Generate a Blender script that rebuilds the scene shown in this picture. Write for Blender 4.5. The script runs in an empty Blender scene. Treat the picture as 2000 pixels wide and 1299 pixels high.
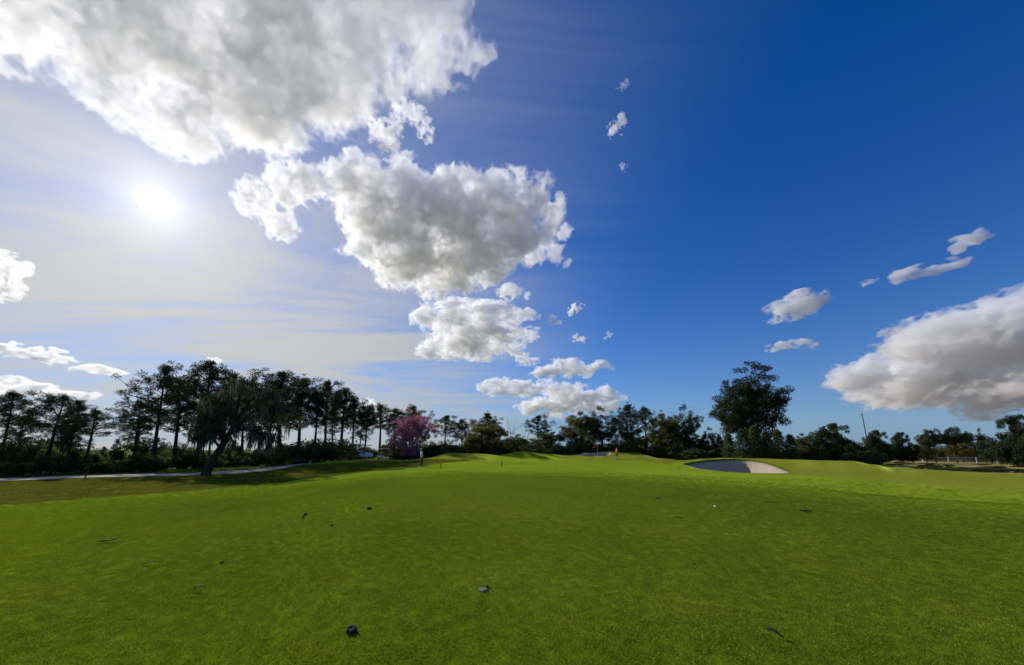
import bpy, bmesh, math, random
import numpy as np
from mathutils import Vector, Matrix, Quaternion

# ------------------------------------------------------------------ camera
scene = bpy.context.scene
col = scene.collection
R = math.radians
CAM_Z, PITCH, FPX, CPY = 1.7, R(8.53), 727.0, 770.0
SP, CP = math.sin(PITCH), math.cos(PITCH)
cam_data = bpy.data.cameras.new('camera')
cam_data.sensor_width = 36.0
cam_data.lens = 18.0 * FPX / 1000.0
cam_data.shift_y = (CPY - 649.5) / 2000.0      # the photograph is cropped: its optical centre lies below the middle
cam_data.clip_start = 0.1
cam_data.clip_end = 60000
cam = bpy.data.objects.new('camera', cam_data)
col.objects.link(cam)
cam.location = (0, 0, CAM_Z)
cam.rotation_euler = (R(90) + PITCH, 0, 0)
scene.camera = cam

# ------------------------------------------------------------------ sun and sky
SUN_EL, SUN_AZ = R(26.6), R(-46.35)          # azimuth from +Y, clockwise
SUN_DIR = Vector((math.sin(SUN_AZ) * math.cos(SUN_EL), math.cos(SUN_AZ) * math.cos(SUN_EL), math.sin(SUN_EL)))
sun_data = bpy.data.lights.new('sun', 'SUN')
sun_data.energy = 4.6
sun_data.angle = R(0.5)
sun_data.color = (1.0, 0.94, 0.84)
sun = bpy.data.objects.new('sun', sun_data)
col.objects.link(sun)
sun.rotation_euler = SUN_DIR.to_track_quat('Z', 'Y').to_euler()
sun.location = (-60, 50, 60)

scene.view_settings.view_transform = 'Standard'
scene.view_settings.look = 'None'
scene.view_settings.exposure = 0.0
scene.view_settings.gamma = 1.0
scene.view_settings.use_curve_mapping = False

cy = scene.cycles
cy.use_denoising = True
cy.max_bounces = 16
cy.diffuse_bounces = 3
cy.glossy_bounces = 2
cy.transmission_bounces = 4
cy.transparent_max_bounces = 48
cy.volume_bounces = 9
cy.sample_clamp_indirect = 4.0
cy.use_adaptive_sampling = True
cy.adaptive_threshold = 0.025


class NT:
    """small helper to write node trees"""
    def __init__(self, tree):
        self.t = tree
        tree.nodes.clear()

    def n(self, kind, **kw):
        nd = self.t.nodes.new(kind)
        for k, v in kw.items():
            if k == 'inp':
                for kk, vv in v.items():
                    if hasattr(vv, 'is_output'):
                        self.t.links.new(vv, nd.inputs[kk])
                    else:
                        nd.inputs[kk].default_value = vv
            else:
                setattr(nd, k, v)
        return nd

    def math(self, op, a, b=None, c=None, clamp=False):
        nd = self.t.nodes.new('ShaderNodeMath')
        nd.operation = op
        nd.use_clamp = clamp
        for i, v in enumerate((a, b, c)):
            if v is None:
                continue
            if hasattr(v, 'is_output'):
                self.t.links.new(v, nd.inputs[i])
            else:
                nd.inputs[i].default_value = v
        return nd.outputs[0]

    def vmath(self, op, a, b=None, scale=None):
        nd = self.t.nodes.new('ShaderNodeVectorMath')
        nd.operation = op
        for i, v in enumerate((a, b)):
            if v is None:
                continue
            if hasattr(v, 'is_output'):
                self.t.links.new(v, nd.inputs[i])
            else:
                nd.inputs[i].default_value = v
        if scale is not None:
            nd.inputs['Scale'].default_value = scale
        return nd

    def mix(self, fac, a, b, blend='MIX'):
        nd = self.t.nodes.new('ShaderNodeMix')
        nd.data_type = 'RGBA'
        nd.blend_type = blend
        for key, v in (('Factor', fac), ('A', a), ('B', b)):
            s = [i for i in nd.inputs if i.name == key and i.type == ('VALUE' if key == 'Factor' else 'RGBA')][0]
            if hasattr(v, 'is_output'):
                self.t.links.new(v, s)
            else:
                s.default_value = v if key == 'Factor' else (*v, 1.0)[:4]
        return [o for o in nd.outputs if o.type == 'RGBA'][0]

    def ramp(self, fac, stops, interp='LINEAR'):
        nd = self.t.nodes.new('ShaderNodeValToRGB')
        nd.color_ramp.interpolation = interp
        e = nd.color_ramp.elements
        while len(e) < len(stops):
            e.new(0.5)
        for el, (p, c) in zip(e, stops):
            el.position = p
            el.color = (c, c, c, 1) if not hasattr(c, '__len__') else (*c, 1.0)[:4]
        self.t.links.new(fac, nd.inputs[0])
        return nd.outputs[0]

    def noise(self, vec, scale, detail=4, rough=0.5, dist=0.0, lac=2.0):
        nd = self.n('ShaderNodeTexNoise', inp={'Scale': scale, 'Detail': detail, 'Roughness': rough, 'Distortion': dist, 'Lacunarity': lac})
        if vec is not None:
            self.t.links.new(vec, nd.inputs['Vector'])
        return nd.outputs['Fac']

    def link(self, a, b):
        self.t.links.new(a, b)


world = bpy.data.worlds.new('World')
scene.world = world
world.use_nodes = True
w = NT(world.node_tree)
SKY_STRENGTH = 0.075
sky_n = w.n('ShaderNodeTexSky', sky_type='NISHITA', sun_disc=False, sun_elevation=SUN_EL, sun_rotation=SUN_AZ,
            altitude=0.0, air_density=1.0, dust_density=0.15, ozone_density=3.0)
gen = w.n('ShaderNodeTexCoord').outputs['Generated']
dirn = w.vmath('NORMALIZE', gen).outputs[0]
sep = w.n('ShaderNodeSeparateXYZ', inp={0: dirn})
cosang = w.vmath('DOT_PRODUCT', dirn, tuple(SUN_DIR)).outputs['Value']
om = w.math('SUBTRACT', 1.0, cosang)                     # 1 - cos(angle to the sun)
def lobe(k):                                              # forward-scattering lobe of the thin ice veil
    return w.math('POWER', 2.718281828, w.math('MULTIPLY', om, -k))
# deep blue of clear dry air, paling in the haze towards the horizon
deep = w.n('ShaderNodeHueSaturation', inp={'Saturation': 1.3, 'Value': 1.0, 'Color': sky_n.outputs[0]}).outputs[0]
deep = w.vmath('MULTIPLY', deep, (0.95, 1.03, 1.48)).outputs[0]
deep = w.vmath('MAXIMUM', w.vmath('SUBTRACT', deep, (0.12, 0.10, 0.0)).outputs[0], (0.01, 0.05, 0.1)).outputs[0]
zpos = w.math('MAXIMUM', sep.outputs[2], 0.0)
hfac = w.math('POWER', 2.718281828, w.math('MULTIPLY', zpos, -9.0))
deep = w.mix(w.math('MULTIPLY', hfac, 0.92), deep, (2.3, 4.4, 6.7))
# thin high cirrus sheet: direction projected on a layer far above the ground
zc = w.math('ADD', w.math('MAXIMUM', sep.outputs[2], 0.0), 0.10)
px_ = w.math('DIVIDE', sep.outputs[0], zc)
py_ = w.math('DIVIDE', sep.outputs[1], zc)
lay = w.n('ShaderNodeCombineXYZ', inp={0: px_, 1: py_, 2: 0.0}).outputs[0]
rot = w.n('ShaderNodeMapping', inp={'Vector': lay, 'Rotation': (0, 0, R(-30)), 'Scale': (0.40, 1.35, 1.0)}).outputs[0]
streak = w.noise(rot, 1.0, 10, 0.60, 1.4)
rot2 = w.n('ShaderNodeMapping', inp={'Vector': lay, 'Rotation': (0, 0, R(8)), 'Scale': (0.5, 1.3, 1.0), 'Location': (3.1, 1.7, 0)}).outputs[0]
patch = w.noise(rot2, 0.6, 4, 0.5, 0.3)
# the cirrus bank lies on the sun's side of the sky and thins out across it
bank = w.n('ShaderNodeMapRange', interpolation_type='SMOOTHSTEP', inp={'Value': w.math('SUBTRACT', px_, w.math('MULTIPLY', py_, 0.10)), 'From Min': 0.6, 'From Max': -1.3, 'To Min': 0.0, 'To Max': 1.0}).outputs[0]
veil = w.math('ADD', w.math('MULTIPLY', streak, 0.85), w.math('MULTIPLY', patch, 0.35))
veil = w.n('ShaderNodeMapRange', interpolation_type='SMOOTHSTEP', inp={'Value': veil, 'From Min': 0.40, 'From Max': 0.78, 'To Min': 0.0, 'To Max': 1.0}).outputs[0]
veil = w.math('MULTIPLY', w.math('ADD', w.math('MULTIPLY', veil, 0.80), w.math('ADD', w.math('MULTIPLY', lobe(7.0), 0.40), 0.08)), bank, clamp=True)
# veil radiance: skylight plus forward-scattered sun
glow = w.math('ADD', w.math('MULTIPLY', lobe(4.0), 2.9), 5.6)
veilc = w.mix(1.0, (1.0, 1.0, 1.0), (0.955, 0.98, 1.0), 'MULTIPLY')
veilr = w.vmath('SCALE', veilc); w.link(glow, veilr.inputs['Scale'])
skyc = w.mix(veil, deep, veilr.outputs[0])
# aureole of the sun in the veil, and the sun's disc
aur = w.math('ADD', w.math('ADD', w.math('ADD', w.math('MULTIPLY', lobe(12000.0), 30.0), w.math('MULTIPLY', lobe(900.0), 3.2)), w.math('ADD', w.math('MULTIPLY', lobe(300.0), 2.0), w.math('MULTIPLY', lobe(80.0), 1.5))), w.math('MULTIPLY', lobe(25.0), 0.25))
aurr = w.vmath('SCALE', (1.0, 0.97, 0.92)); w.link(aur, aurr.inputs['Scale'])
tot = w.vmath('ADD', skyc, aurr.outputs[0]).outputs[0]
bg = w.n('ShaderNodeBackground', inp={'Color': tot, 'Strength': SKY_STRENGTH})
wo = w.n('ShaderNodeOutputWorld')
w.link(bg.outputs[0], wo.inputs['Surface'])


# ------------------------------------------------------------------ helpers
KU = FPX * (CP + (885.0 - CPY) / FPX * SP)      # columns per unit of tan(azimuth) at the horizon

def pix_dir(x, y):
    """unit direction of a point of the photograph (2000 x 1299)"""
    a, b = (x - 1000.0) / FPX, (CPY - y) / FPX
    d = Vector((a, CP - b * SP, SP + b * CP))
    return d.normalized()

def pix_ground(x, r):
    """(X, Y) at horizontal distance r along the azimuth of column x near the horizon"""
    d = pix_dir(x, 885.0)
    h = math.hypot(d.x, d.y)
    return d.x / h * r, d.y / h * r

def pix_z(x, y, r):
    """height of the point seen at (x, y) at horizontal distance r"""
    d = pix_dir(x, y)
    return CAM_Z + r * d.z / math.hypot(d.x, d.y)

def tag(o, label=None, cat=None, group=None, kind=None):
    if label: o['label'] = label
    if cat: o['category'] = cat
    if group: o['group'] = group
    if kind: o['kind'] = kind
    return o

def mesh_np(name, verts, faces, smooth=False):
    """mesh from numpy arrays; faces is (n,3) or (n,4)"""
    me = bpy.data.meshes.new(name)
    verts = np.asarray(verts, dtype=np.float32)
    faces = np.asarray(faces, dtype=np.int32)
    n, k = faces.shape
    me.vertices.add(len(verts)); me.vertices.foreach_set('co', verts.ravel())
    me.loops.add(n * k); me.loops.foreach_set('vertex_index', faces.ravel())
    me.polygons.add(n)
    me.polygons.foreach_set('loop_start', np.arange(0, n * k, k, dtype=np.int32))
    if smooth:
        me.polygons.foreach_set('use_smooth', np.ones(n, dtype=bool))
    me.update(calc_edges=True)
    return me

def link_obj(name, data, parent=None, mat=None):
    o = bpy.data.objects.new(name, data)
    col.objects.link(o)
    if parent is not None:
        o.parent = parent
    if mat is not None:
        if len(data.materials) == 0:
            data.materials.append(mat)
    return o

def empty(name, loc=(0, 0, 0), rz=0.0):
    o = bpy.data.objects.new(name, None)
    col.objects.link(o)
    o.location = loc
    o.rotation_euler = (0, 0, rz)
    o.empty_display_size = 0.2
    return o

def new_mat(name):
    m = bpy.data.materials.new(name)
    m.use_nodes = True
    return m, NT(m.node_tree)
# ------------------------------------------------------------------ terrain
def u_of(X, Y):
    """column of the photograph near the horizon for a ground point in front of the camera"""
    az = np.clip(np.arctan2(X, Y), -1.15, 1.15)
    return 1000.0 + KU * np.tan(az)

def smooth(t):
    t = np.clip(t, 0, 1)
    return t * t * (3 - 2 * t)

RK = np.array([0, 5, 8, 11, 15, 20, 25, 30, 36, 42, 50, 60, 75, 100, 150, 400, 30000.])
UC = np.array([-800, 200, 400, 540, 640, 740, 900, 1100, 1300, 1500, 1700, 1850, 2900.])
ZC = np.array([
    [0, 0, .02, .04, .03, 0, -.10, -.16, -.18, -.15, -.12, -.1, -.1, -.2, -.4, -.8, -.8],
    [0, 0, .04, .08, .06, 0, -.14, -.20, -.20, -.15, -.12, -.1, -.1, -.2, -.4, -.8, -.8],
    [0, 0, .06, .09, .05, -.02, -.18, -.24, -.18, -.13, -.10, -.1, -.1, -.2, -.4, -.8, -.8],
    [0, .04, .12, .14, .10, .01, -.18, -.30, -.32, -.20, -.12, -.1, -.1, -.2, -.4, -.8, -.8],
    [0, .10, .29, .36, .32, .20, .02, -.22, -.30, -.20, -.05, 0, -.1, -.2, -.4, -.8, -.8],
    [0, .14, .43, .51, .48, .40, .28, .10, -.06, .02, .10, 0, -.1, -.2, -.4, -.8, -.8],
    [0, .14, .43, .52, .50, .43, .34, .24, .12, .14, .16, .1, 0, -.2, -.4, -.8, -.8],
    [0, .12, .38, .47, .46, .40, .32, .24, .13, .14, .14, .15, .1, -.2, -.4, -.8, -.8],
    [0, .07, .23, .30, .31, .29, .24, .19, .14, .15, .15, .12, 0, -.2, -.4, -.8, -.8],
    [0, .02, .08, .14, .17, .16, .13, .11, .10, .12, .12, 0, -.1, -.3, -.5, -.8, -.8],
    [0, 0, .03, .06, .08, .08, .06, .04, .02, 0, -.05, -.2, -.3, -.5, -.6, -.8, -.8],
    [0, 0, 0, .02, .03, .03, 0, -.04, -.06, -.08, -.15, -.3, -.4, -.5, -.6, -.8, -.8],
    [0, 0, 0, 0, 0, 0, 0, 0, 0, 0, -.1, -.2, -.3, -.5, -.6, -.8, -.8]])
# crest of the mounds along the horizon: column, distance, height of the crest, front and back widths
CR = np.array([
    (500, 46, -.1), (600, 48, .15), (680, 50, .45), (730, 50, .64), (795, 49, .42), (830, 49, .66), (880, 52, 1.32), (940, 53, 1.17), (975, 56, 1.0),
    (1020, 58, 1.5), (1060, 60, 1.18), (1110, 63, .82), (1150, 65.5, 1.25), (1190, 67, 1.5), (1240, 66, 1.2), (1290, 60, .47), (1330, 41, .66), (1370, 43, .80), (1410, 45.5, .90), (1470, 46.5, .84),
    (1540, 46.5, .76), (1600, 48, .68), (1660, 49, .66), (1700, 47, .40), (1745, 44, .06), (1800, 44, -.05), (1900, 48, 0.0)])
BUNKER_A = [(1331, 37.0), (1345, 35.5), (1372, 33.6), (1402, 32.2), (1440, 31.2), (1490, 31.0), (1525, 32.0), (1543, 33.8), (1539, 36.5), (1516, 40.4), (1486, 43.4), (1450, 44.6), (1408, 43.4), (1364, 40.2)]
BUNKER_B = [(1108, 63.6), (1128, 61.6), (1150, 60.6), (1175, 60.8), (1194, 63.2), (1192, 65.2), (1178, 66.6), (1150, 66.0), (1124, 65.2)]

def outline_xy(pts, n=96):
    p = np.array([pix_ground(u, r) for u, r in pts])
    k = len(p); t = np.arange(n) / n * k
    i = np.floor(t).astype(int); f = (t - i)[:, None]
    P = [p[(i + d) % k] for d in (-1, 0, 1, 2)]
    return 0.5 * ((2 * P[1]) + (-P[0] + P[2]) * f + (2 * P[0] - 5 * P[1] + 4 * P[2] - P[3]) * f ** 2 + (-P[0] + 3 * P[1] - 3 * P[2] + P[3]) * f ** 3)

OUT_A, OUT_B = outline_xy(BUNKER_A), outline_xy(BUNKER_B)

def signed_dist(X, Y, poly):
    """distance to a closed outline, positive inside"""
    shp = X.shape
    x, y = X.ravel(), Y.ravel()
    d = np.full(x.shape, 99.0); ins = np.zeros(x.shape, bool)
    lo, hi = poly.min(0) - 3, poly.max(0) + 3
    m = (x > lo[0]) & (x < hi[0]) & (y > lo[1]) & (y < hi[1])
    xm, ym = x[m], y[m]
    dm = np.full(xm.shape, 99.0); im = np.zeros(xm.shape, bool)
    for a, b in zip(poly, np.roll(poly, -1, 0)):
        e = b - a; L = (e ** 2).sum()
        t = np.clip(((xm - a[0]) * e[0] + (ym - a[1]) * e[1]) / L, 0, 1)
        dm = np.minimum(dm, np.hypot(xm - a[0] - t * e[0], ym - a[1] - t * e[1]))
        c = (a[1] > ym) != (b[1] > ym)
        with np.errstate(divide='ignore', invalid='ignore'):
            im ^= c & (xm < (b[0] - a[0]) * (ym - a[1]) / (b[1] - a[1]) + a[0])
    d[m] = dm; ins[m] = im
    return np.where(ins, d, -d).reshape(shp)

def gauss(X, Y, u, r, sr, st, h):
    cx, cyy = pix_ground(u, r)
    n = math.hypot(cx, cyy); ex, ey = cx / n, cyy / n
    a = (X - cx) * ex + (Y - cyy) * ey
    b = -(X - cx) * ey + (Y - cyy) * ex
    return h * np.exp(-(a / sr) ** 2 - (b / st) ** 2)

def terrain_bare(X, Y):
    X = np.asarray(X, float); Y = np.asarray(Y, float)
    r = np.hypot(X, Y); u = u_of(X, Y)
    # cubic-smoothed table lookup
    iu = np.clip(np.searchsorted(UC, u) - 1, 0, len(UC) - 2)
    fu = smooth((u - UC[iu]) / (UC[iu + 1] - UC[iu]))
    ir = np.clip(np.searchsorted(RK, r) - 1, 0, len(RK) - 2)
    fr = (r - RK[ir]) / (RK[ir + 1] - RK[ir]); fr = np.clip(fr, 0, 1); fr = 0.35 * fr + 0.65 * smooth(fr)
    z = (ZC[iu, ir] * (1 - fu) + ZC[iu + 1, ir] * fu) * (1 - fr) + (ZC[iu, ir + 1] * (1 - fu) + ZC[iu + 1, ir + 1] * fu) * fr
    ic = np.clip(np.searchsorted(CR[:, 0], u) - 1, 0, len(CR) - 2)
    fc = smooth((u - CR[ic, 0]) / (CR[ic + 1, 0] - CR[ic, 0]))
    rc_ = CR[ic, 1] * (1 - fc) + CR[ic + 1, 1] * fc
    zc_ = CR[ic, 2] * (1 - fc) + CR[ic + 1, 2] * fc
    fade = smooth((u - 480) / 120) * smooth((1950 - u) / 120)
    t = (r - rc_)
    bump = np.where(t < 0, np.exp(-(t / 6.0) ** 2), np.exp(-(t / 7.5) ** 2)) * fade
    z = z * (1 - bump) + zc_ * bump
    z = z + gauss(X, Y, 990, 35.5, 2.2, 2.6, .16) + gauss(X, Y, 905, 42, 3.0, 5.5, .16) + gauss(X, Y, 930, 33.5, 1.3, 6, -.07)
    z = z + gauss(X, Y, 1740, 24.5, 2.2, 4.0, .16) - gauss(X, Y, 1800, 21.5, 1.8, 4.5, .14) + gauss(X, Y, 1900, 30, 4, 6, .12)
    z = z + gauss(X, Y, 640, 25, 2.6, 4.0, .17) + gauss(X, Y, 520, 26, 1.8, 3.0, -.10) + gauss(X, Y, 620, 38, 2.0, 2.5, .16)
    z = z + gauss(X, Y, 700, 41, 2.5, 2.8, -.22) + gauss(X, Y, 350, 30, 2.5, 4.0, .10) 
    near = np.exp(-(r / 70.0) ** 2)
    z = z + near * (0.025 * np.sin(X * 0.55 + 1.3) * np.sin(Y * 0.43 + 0.4) + 0.012 * np.sin(X * 1.3 + Y * 0.8) * np.sin(Y * 1.1 - X * 0.6))
    return z

def bunker_carve(X, Y):
    """depth of the sand below the surrounding turf"""
    da = signed_dist(X, Y, OUT_A); db = signed_dist(X, Y, OUT_B)
    dep = np.interp(u_of(X, Y), [1330, 1400, 1450, 1500, 1545], [0.80, 1.05, 1.05, 0.75, 0.30])
    ca = np.where(da > 0, 0.14 + dep * smooth(da / 1.2), 0)
    cb = np.where(db > 0, 0.08 + 0.55 * smooth(db / 1.0), 0)
    return ca + cb, da, db

def ground_z(x, y):
    return float(terrain_bare(np.array([x]), np.array([y]))[0])

def at(u, r, dz=0.0):
    x, y = pix_ground(u, r)
    return Vector((x, y, ground_z(x, y) + dz))

azs = np.concatenate([np.linspace(-math.pi, -1.08, 60, endpoint=False), np.linspace(-1.08, 1.08, 760, endpoint=False), np.linspace(1.08, math.pi, 60, endpoint=False)])
rads = np.concatenate([np.geomspace(0.6, 2.4, 10, endpoint=False), np.geomspace(2.4, 28, 170, endpoint=False), np.geomspace(28, 75, 170, endpoint=False), np.geomspace(75, 400, 40, endpoint=False), np.geomspace(400, 30000, 24)])
A, RR = np.meshgrid(azs, rads, indexing='ij')
GX, GY = np.sin(A) * RR, np.cos(A) * RR
GZ = terrain_bare(GX, GY)
carve, da, db = bunker_carve(GX, GY)
under = np.where(da > 0.10, carve + 0.12, np.where(db > 0.10, carve + 0.10, 0))
GZ = GZ - under
na, nr = A.shape
idx = np.arange(na * nr).reshape(na, nr)
i0 = idx[:, :-1]; i1 = idx[:, 1:]; j0 = np.roll(idx, -1, 0)[:, :-1]; j1 = np.roll(idx, -1, 0)[:, 1:]
gf = np.stack([i0, j0, j1, i1], -1).reshape(-1, 4)[:, ::-1]
gv = np.stack([GX, GY, GZ], -1).reshape(-1, 3)
me = mesh_np('ground', gv, gf, smooth=True)

# where the turf is kept as fairway, left as rough, or is dry weedy field (what grows there)
GU = u_of(GX, GY)
EDGE_U, EDGE_R = [-900, 0, 250, 400, 520, 620, 720, 800, 900, 1000, 1250, 1330, 1420, 1500, 1600, 1700, 1800, 2000, 2900], [18, 19.5, 21, 22.5, 24, 26, 31, 37, 44, 58, 56, 38, 33, 31, 29, 27, 25, 24, 23]
edge_far = np.interp(GU, EDGE_U, EDGE_R)
EDGE_W = np.interp(GU, [600, 1200], [0.8, 4.5])
fair = 1 - smooth((RR - edge_far + EDGE_W) / (2 * EDGE_W))
dist_in = np.interp(GU, [-900, 1650, 1740, 1850, 2050, 2900], [999, 999, 54, 47, 49, 50])
field = smooth((RR - dist_in) / 2.0) * (GU > 1600)
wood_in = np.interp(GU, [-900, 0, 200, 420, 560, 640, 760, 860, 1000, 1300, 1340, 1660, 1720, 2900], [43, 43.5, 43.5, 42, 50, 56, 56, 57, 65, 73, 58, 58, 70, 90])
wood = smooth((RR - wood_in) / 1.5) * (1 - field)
for nm, arr in (('fairway', fair), ('field', field), ('wood', wood)):
    a = me.attributes.new(nm, 'FLOAT', 'POINT'); a.data.foreach_set('value', arr.astype(np.float32).ravel())

gm, t = new_mat('turf')
geo = t.n('ShaderNodeNewGeometry').outputs['Position']
aF = t.n('ShaderNodeAttribute', attribute_name='fairway').outputs['Fac']
aD = t.n('ShaderNodeAttribute', attribute_name='field').outputs['Fac']
aW = t.n('ShaderNodeAttribute', attribute_name='wood').outputs['Fac']
n_big = t.noise(geo, 0.13, 4, 0.55, 0.6)
n_mid = t.noise(geo, 0.75, 2, 0.5)
n_fin = t.noise(geo, 14.0, 6, 0.75)
n_bl = t.noise(geo, 85.0, 3, 0.7)
fa = t.mix(t.ramp(n_big, [(0.36, 0.0), (0.62, 1.0)]), (0.058, 0.106, 0.0024), (0.106, 0.155, 0.0036))
fa = t.mix(t.math('MULTIPLY', t.ramp(n_mid, [(0.42, 0.0), (0.75, 1.0)]), 0.6), fa, (0.125, 0.150, 0.0055))
ro = t.mix(t.ramp(n_big, [(0.30, 0.0), (0.70, 1.0)]), (0.052, 0.066, 0.006), (0.080, 0.080, 0.011))
ro = t.mix(t.math('MULTIPLY', t.ramp(n_mid, [(0.50, 0.0), (0.80, 1.0)]), 0.5), ro, (0.125, 0.085, 0.028))
wob = t.math('ADD', aF, t.math('MULTIPLY', t.math('SUBTRACT', n_mid, 0.5), 0.8))
c = t.mix(t.ramp(wob, [(0.2, 0.0), (0.8, 1.0)]), ro, fa)
di = t.mix(n_mid, (0.13, 0.080, 0.050), (0.21, 0.14, 0.085))
c = t.mix(aD, c, di)
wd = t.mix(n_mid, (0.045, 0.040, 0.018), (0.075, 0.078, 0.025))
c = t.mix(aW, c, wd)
# blades: light and dark grain
grain = t.ramp(n_fin, [(0.30, 0.66), (0.50, 1.0), (0.72, 1.30)])
c = t.mix(1.0, c, grain, 'MULTIPLY')
gr2 = t.ramp(n_bl, [(0.30, 0.60), (0.5, 1.0), (0.70, 1.35)])
c = t.mix(1.0, c, gr2, 'MULTIPLY')
n_tx = t.noise(geo, 3.2, 6, 0.72)
c = t.mix(1.0, c, t.ramp(n_tx, [(0.30, 0.86), (0.50, 1.0), (0.72, 1.12)]), 'MULTIPLY')
bh = t.math('ADD', t.math('MULTIPLY', n_fin, 0.7), t.math('MULTIPLY', n_bl, 0.35))
bump = t.n('ShaderNodeBump', inp={'Strength': 0.22, 'Distance': 0.03, 'Height': bh}).outputs[0]
df = t.n('ShaderNodeBsdfDiffuse', inp={'Color': c, 'Normal': bump})
sh = t.n('ShaderNodeBsdfSheen', inp={'Color': (0.22, 0.26, 0.028, 1), 'Roughness': 0.40})
ad = t.n('ShaderNodeAddShader', inp={0: df.outputs[0], 1: sh.outputs[0]})
t.link(ad.outputs[0], t.n('ShaderNodeOutputMaterial').inputs[0])
ground = link_obj('ground', me, mat=gm)
tag(ground, 'rolling green golf course turf running to the trees', None, kind='structure')

# ---- sand of the two bunkers
sm, t = new_mat('bunker_sand')
geo = t.n('ShaderNodeNewGeometry').outputs['Position']
n1 = t.noise(geo, 1.6, 5, 0.6); n2 = t.noise(geo, 22.0, 4, 0.7)
c = t.mix(n1, (0.30, 0.255, 0.205), (0.40, 0.345, 0.28))
c = t.mix(t.ramp(n2, [(0.55, 0.0), (0.8, 0.5)]), c, (0.30, 0.24, 0.18))
rake = t.n('ShaderNodeTexWave', wave_type='BANDS', inp={'Vector': geo, 'Scale': 3.2, 'Distortion': 5.0, 'Detail': 2.0, 'Detail Scale': 0.6}).outputs['Fac']
hgt = t.math('ADD', t.math('MULTIPLY', n2, 0.8), t.math('ADD', t.math('MULTIPLY', rake, 0.35), t.math('MULTIPLY', t.noise(geo, 4.0, 3, 0.5), 0.8)))
bump = t.n('ShaderNodeBump', inp={'Strength': 0.6, 'Distance': 0.07, 'Height': hgt}).outputs[0]
t.link(t.n('ShaderNodeBsdfDiffuse', inp={'Color': c, 'Normal': bump}).outputs[0], t.n('ShaderNodeOutputMaterial').inputs[0])
def bunker(poly, label, lip):
    ctr = poly.mean(0); rings = np.concatenate([np.linspace(0.02, 0.9, 26), np.linspace(0.915, 1.0, 12)])
    n = len(poly); V = []
    for s in rings:
        V.append(ctr + (poly - ctr) * s)
    V = np.concatenate(V)
    cv, _, _ = bunker_carve(V[:, 0], V[:, 1])
    z = terrain_bare(V[:, 0], V[:, 1]) - cv
    rim = np.arange(len(V)) >= n * (len(rings) - 1)
    z[rim] = terrain_bare(V[rim, 0], V[rim, 1]) - lip
    k = np.arange(n); f = []
    for q in range(len(rings) - 1):
        f.append(np.stack([q * n + k, q * n + (k + 1) % n, (q + 1) * n + (k + 1) % n, (q + 1) * n + k], 1))
    o = link_obj('sand_bunker', mesh_np('sand_bunker', np.column_stack([V, z]), np.concatenate(f), smooth=True), mat=sm)
    tag(o, label, 'bunker', 'sand bunkers')
    return o
bunker(OUT_A, 'near sand bunker half in shadow in front of the tall dark tree', 0.14)
bunker(OUT_B, 'far pinkish sand bunker beside the red flag', 0.08)

# ---- cart path
pm, t = new_mat('path_concrete')
geo = t.n('ShaderNodeNewGeometry').outputs['Position']
n1 = t.noise(geo, 0.8, 5, 0.6); n2 = t.noise(geo, 12.0, 4, 0.7)
c = t.mix(n1, (0.40, 0.37, 0.32), (0.52, 0.48, 0.42))
c = t.mix(t.ramp(n2, [(0.6, 0.0), (0.8, 0.4)]), c, (0.30, 0.27, 0.22))
t.link(t.n('ShaderNodeBsdfDiffuse', inp={'Color': c}).outputs[0], t.n('ShaderNodeOutputMaterial').inputs[0])
pu = np.array([-600, -250, 0, 200, 400, 500, 560, 600, 640]); pr = np.array([41, 40.5, 39.8, 40, 37.8, 41.8, 46, 50.5, 57])
uu = np.linspace(-600, 640, 160); r_ = np.interp(uu, pu, pr)
ker = np.ones(15) / 15; r_ = np.convolve(np.pad(r_, 7, mode='edge'), ker, 'valid')
pc = np.array([pix_ground(a, b) for a, b in zip(uu, r_)])
tg = np.gradient(pc, axis=0); tg /= np.linalg.norm(tg, axis=1)[:, None]
nn = np.column_stack([-tg[:, 1], tg[:, 0]])
W_ = np.linspace(-1.45, 1.45, 5)
V = np.concatenate([pc + nn * s for s in W_])
Z = terrain_bare(V[:, 0], V[:, 1]) + 0.035
n = len(pc); k = np.arange(n - 1); f = []
for q in range(4):
    f.append(np.stack([q * n + k, q * n + k + 1, (q + 1) * n + k + 1, (q + 1) * n + k], 1))
path = link_obj('cart_path', mesh_np('cart_path', np.column_stack([V, Z]), np.concatenate(f)[:, ::-1], smooth=True), mat=pm)
tag(path, 'pale concrete cart path curving under the left trees', None, kind='structure')

# ---- far lake at the right
wm, t = new_mat('lake_water')
geo = t.n('ShaderNodeNewGeometry').outputs['Position']
bump = t.n('ShaderNodeBump', inp={'Strength': 0.15, 'Distance': 0.1, 'Height': t.noise(geo, 0.6, 4, 0.6)}).outputs[0]
pb = t.n('ShaderNodeBsdfPrincipled', inp={'Base Color': (0.02, 0.05, 0.05, 1), 'Roughness': 0.12, 'Normal': bump})
t.link(pb.outputs[0], t.n('ShaderNodeOutputMaterial').inputs[0])
lk = []
for k in range(40):
    a = k / 40 * 2 * math.pi
    x, y = pix_ground(1800, 330)
    lk.append((x + math.cos(a) * 130 * (1 + .1 * math.sin(3 * a)), y + math.sin(a) * 130 * (1 + .1 * math.cos(2 * a)), -0.66))
lm = bpy.data.meshes.new('lake'); lm.from_pydata(lk, [], [tuple(range(40))])
lake = link_obj('lake', lm, mat=wm); tag(lake, 'distant lake glinting behind the right trees', None, kind='structure')
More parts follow.
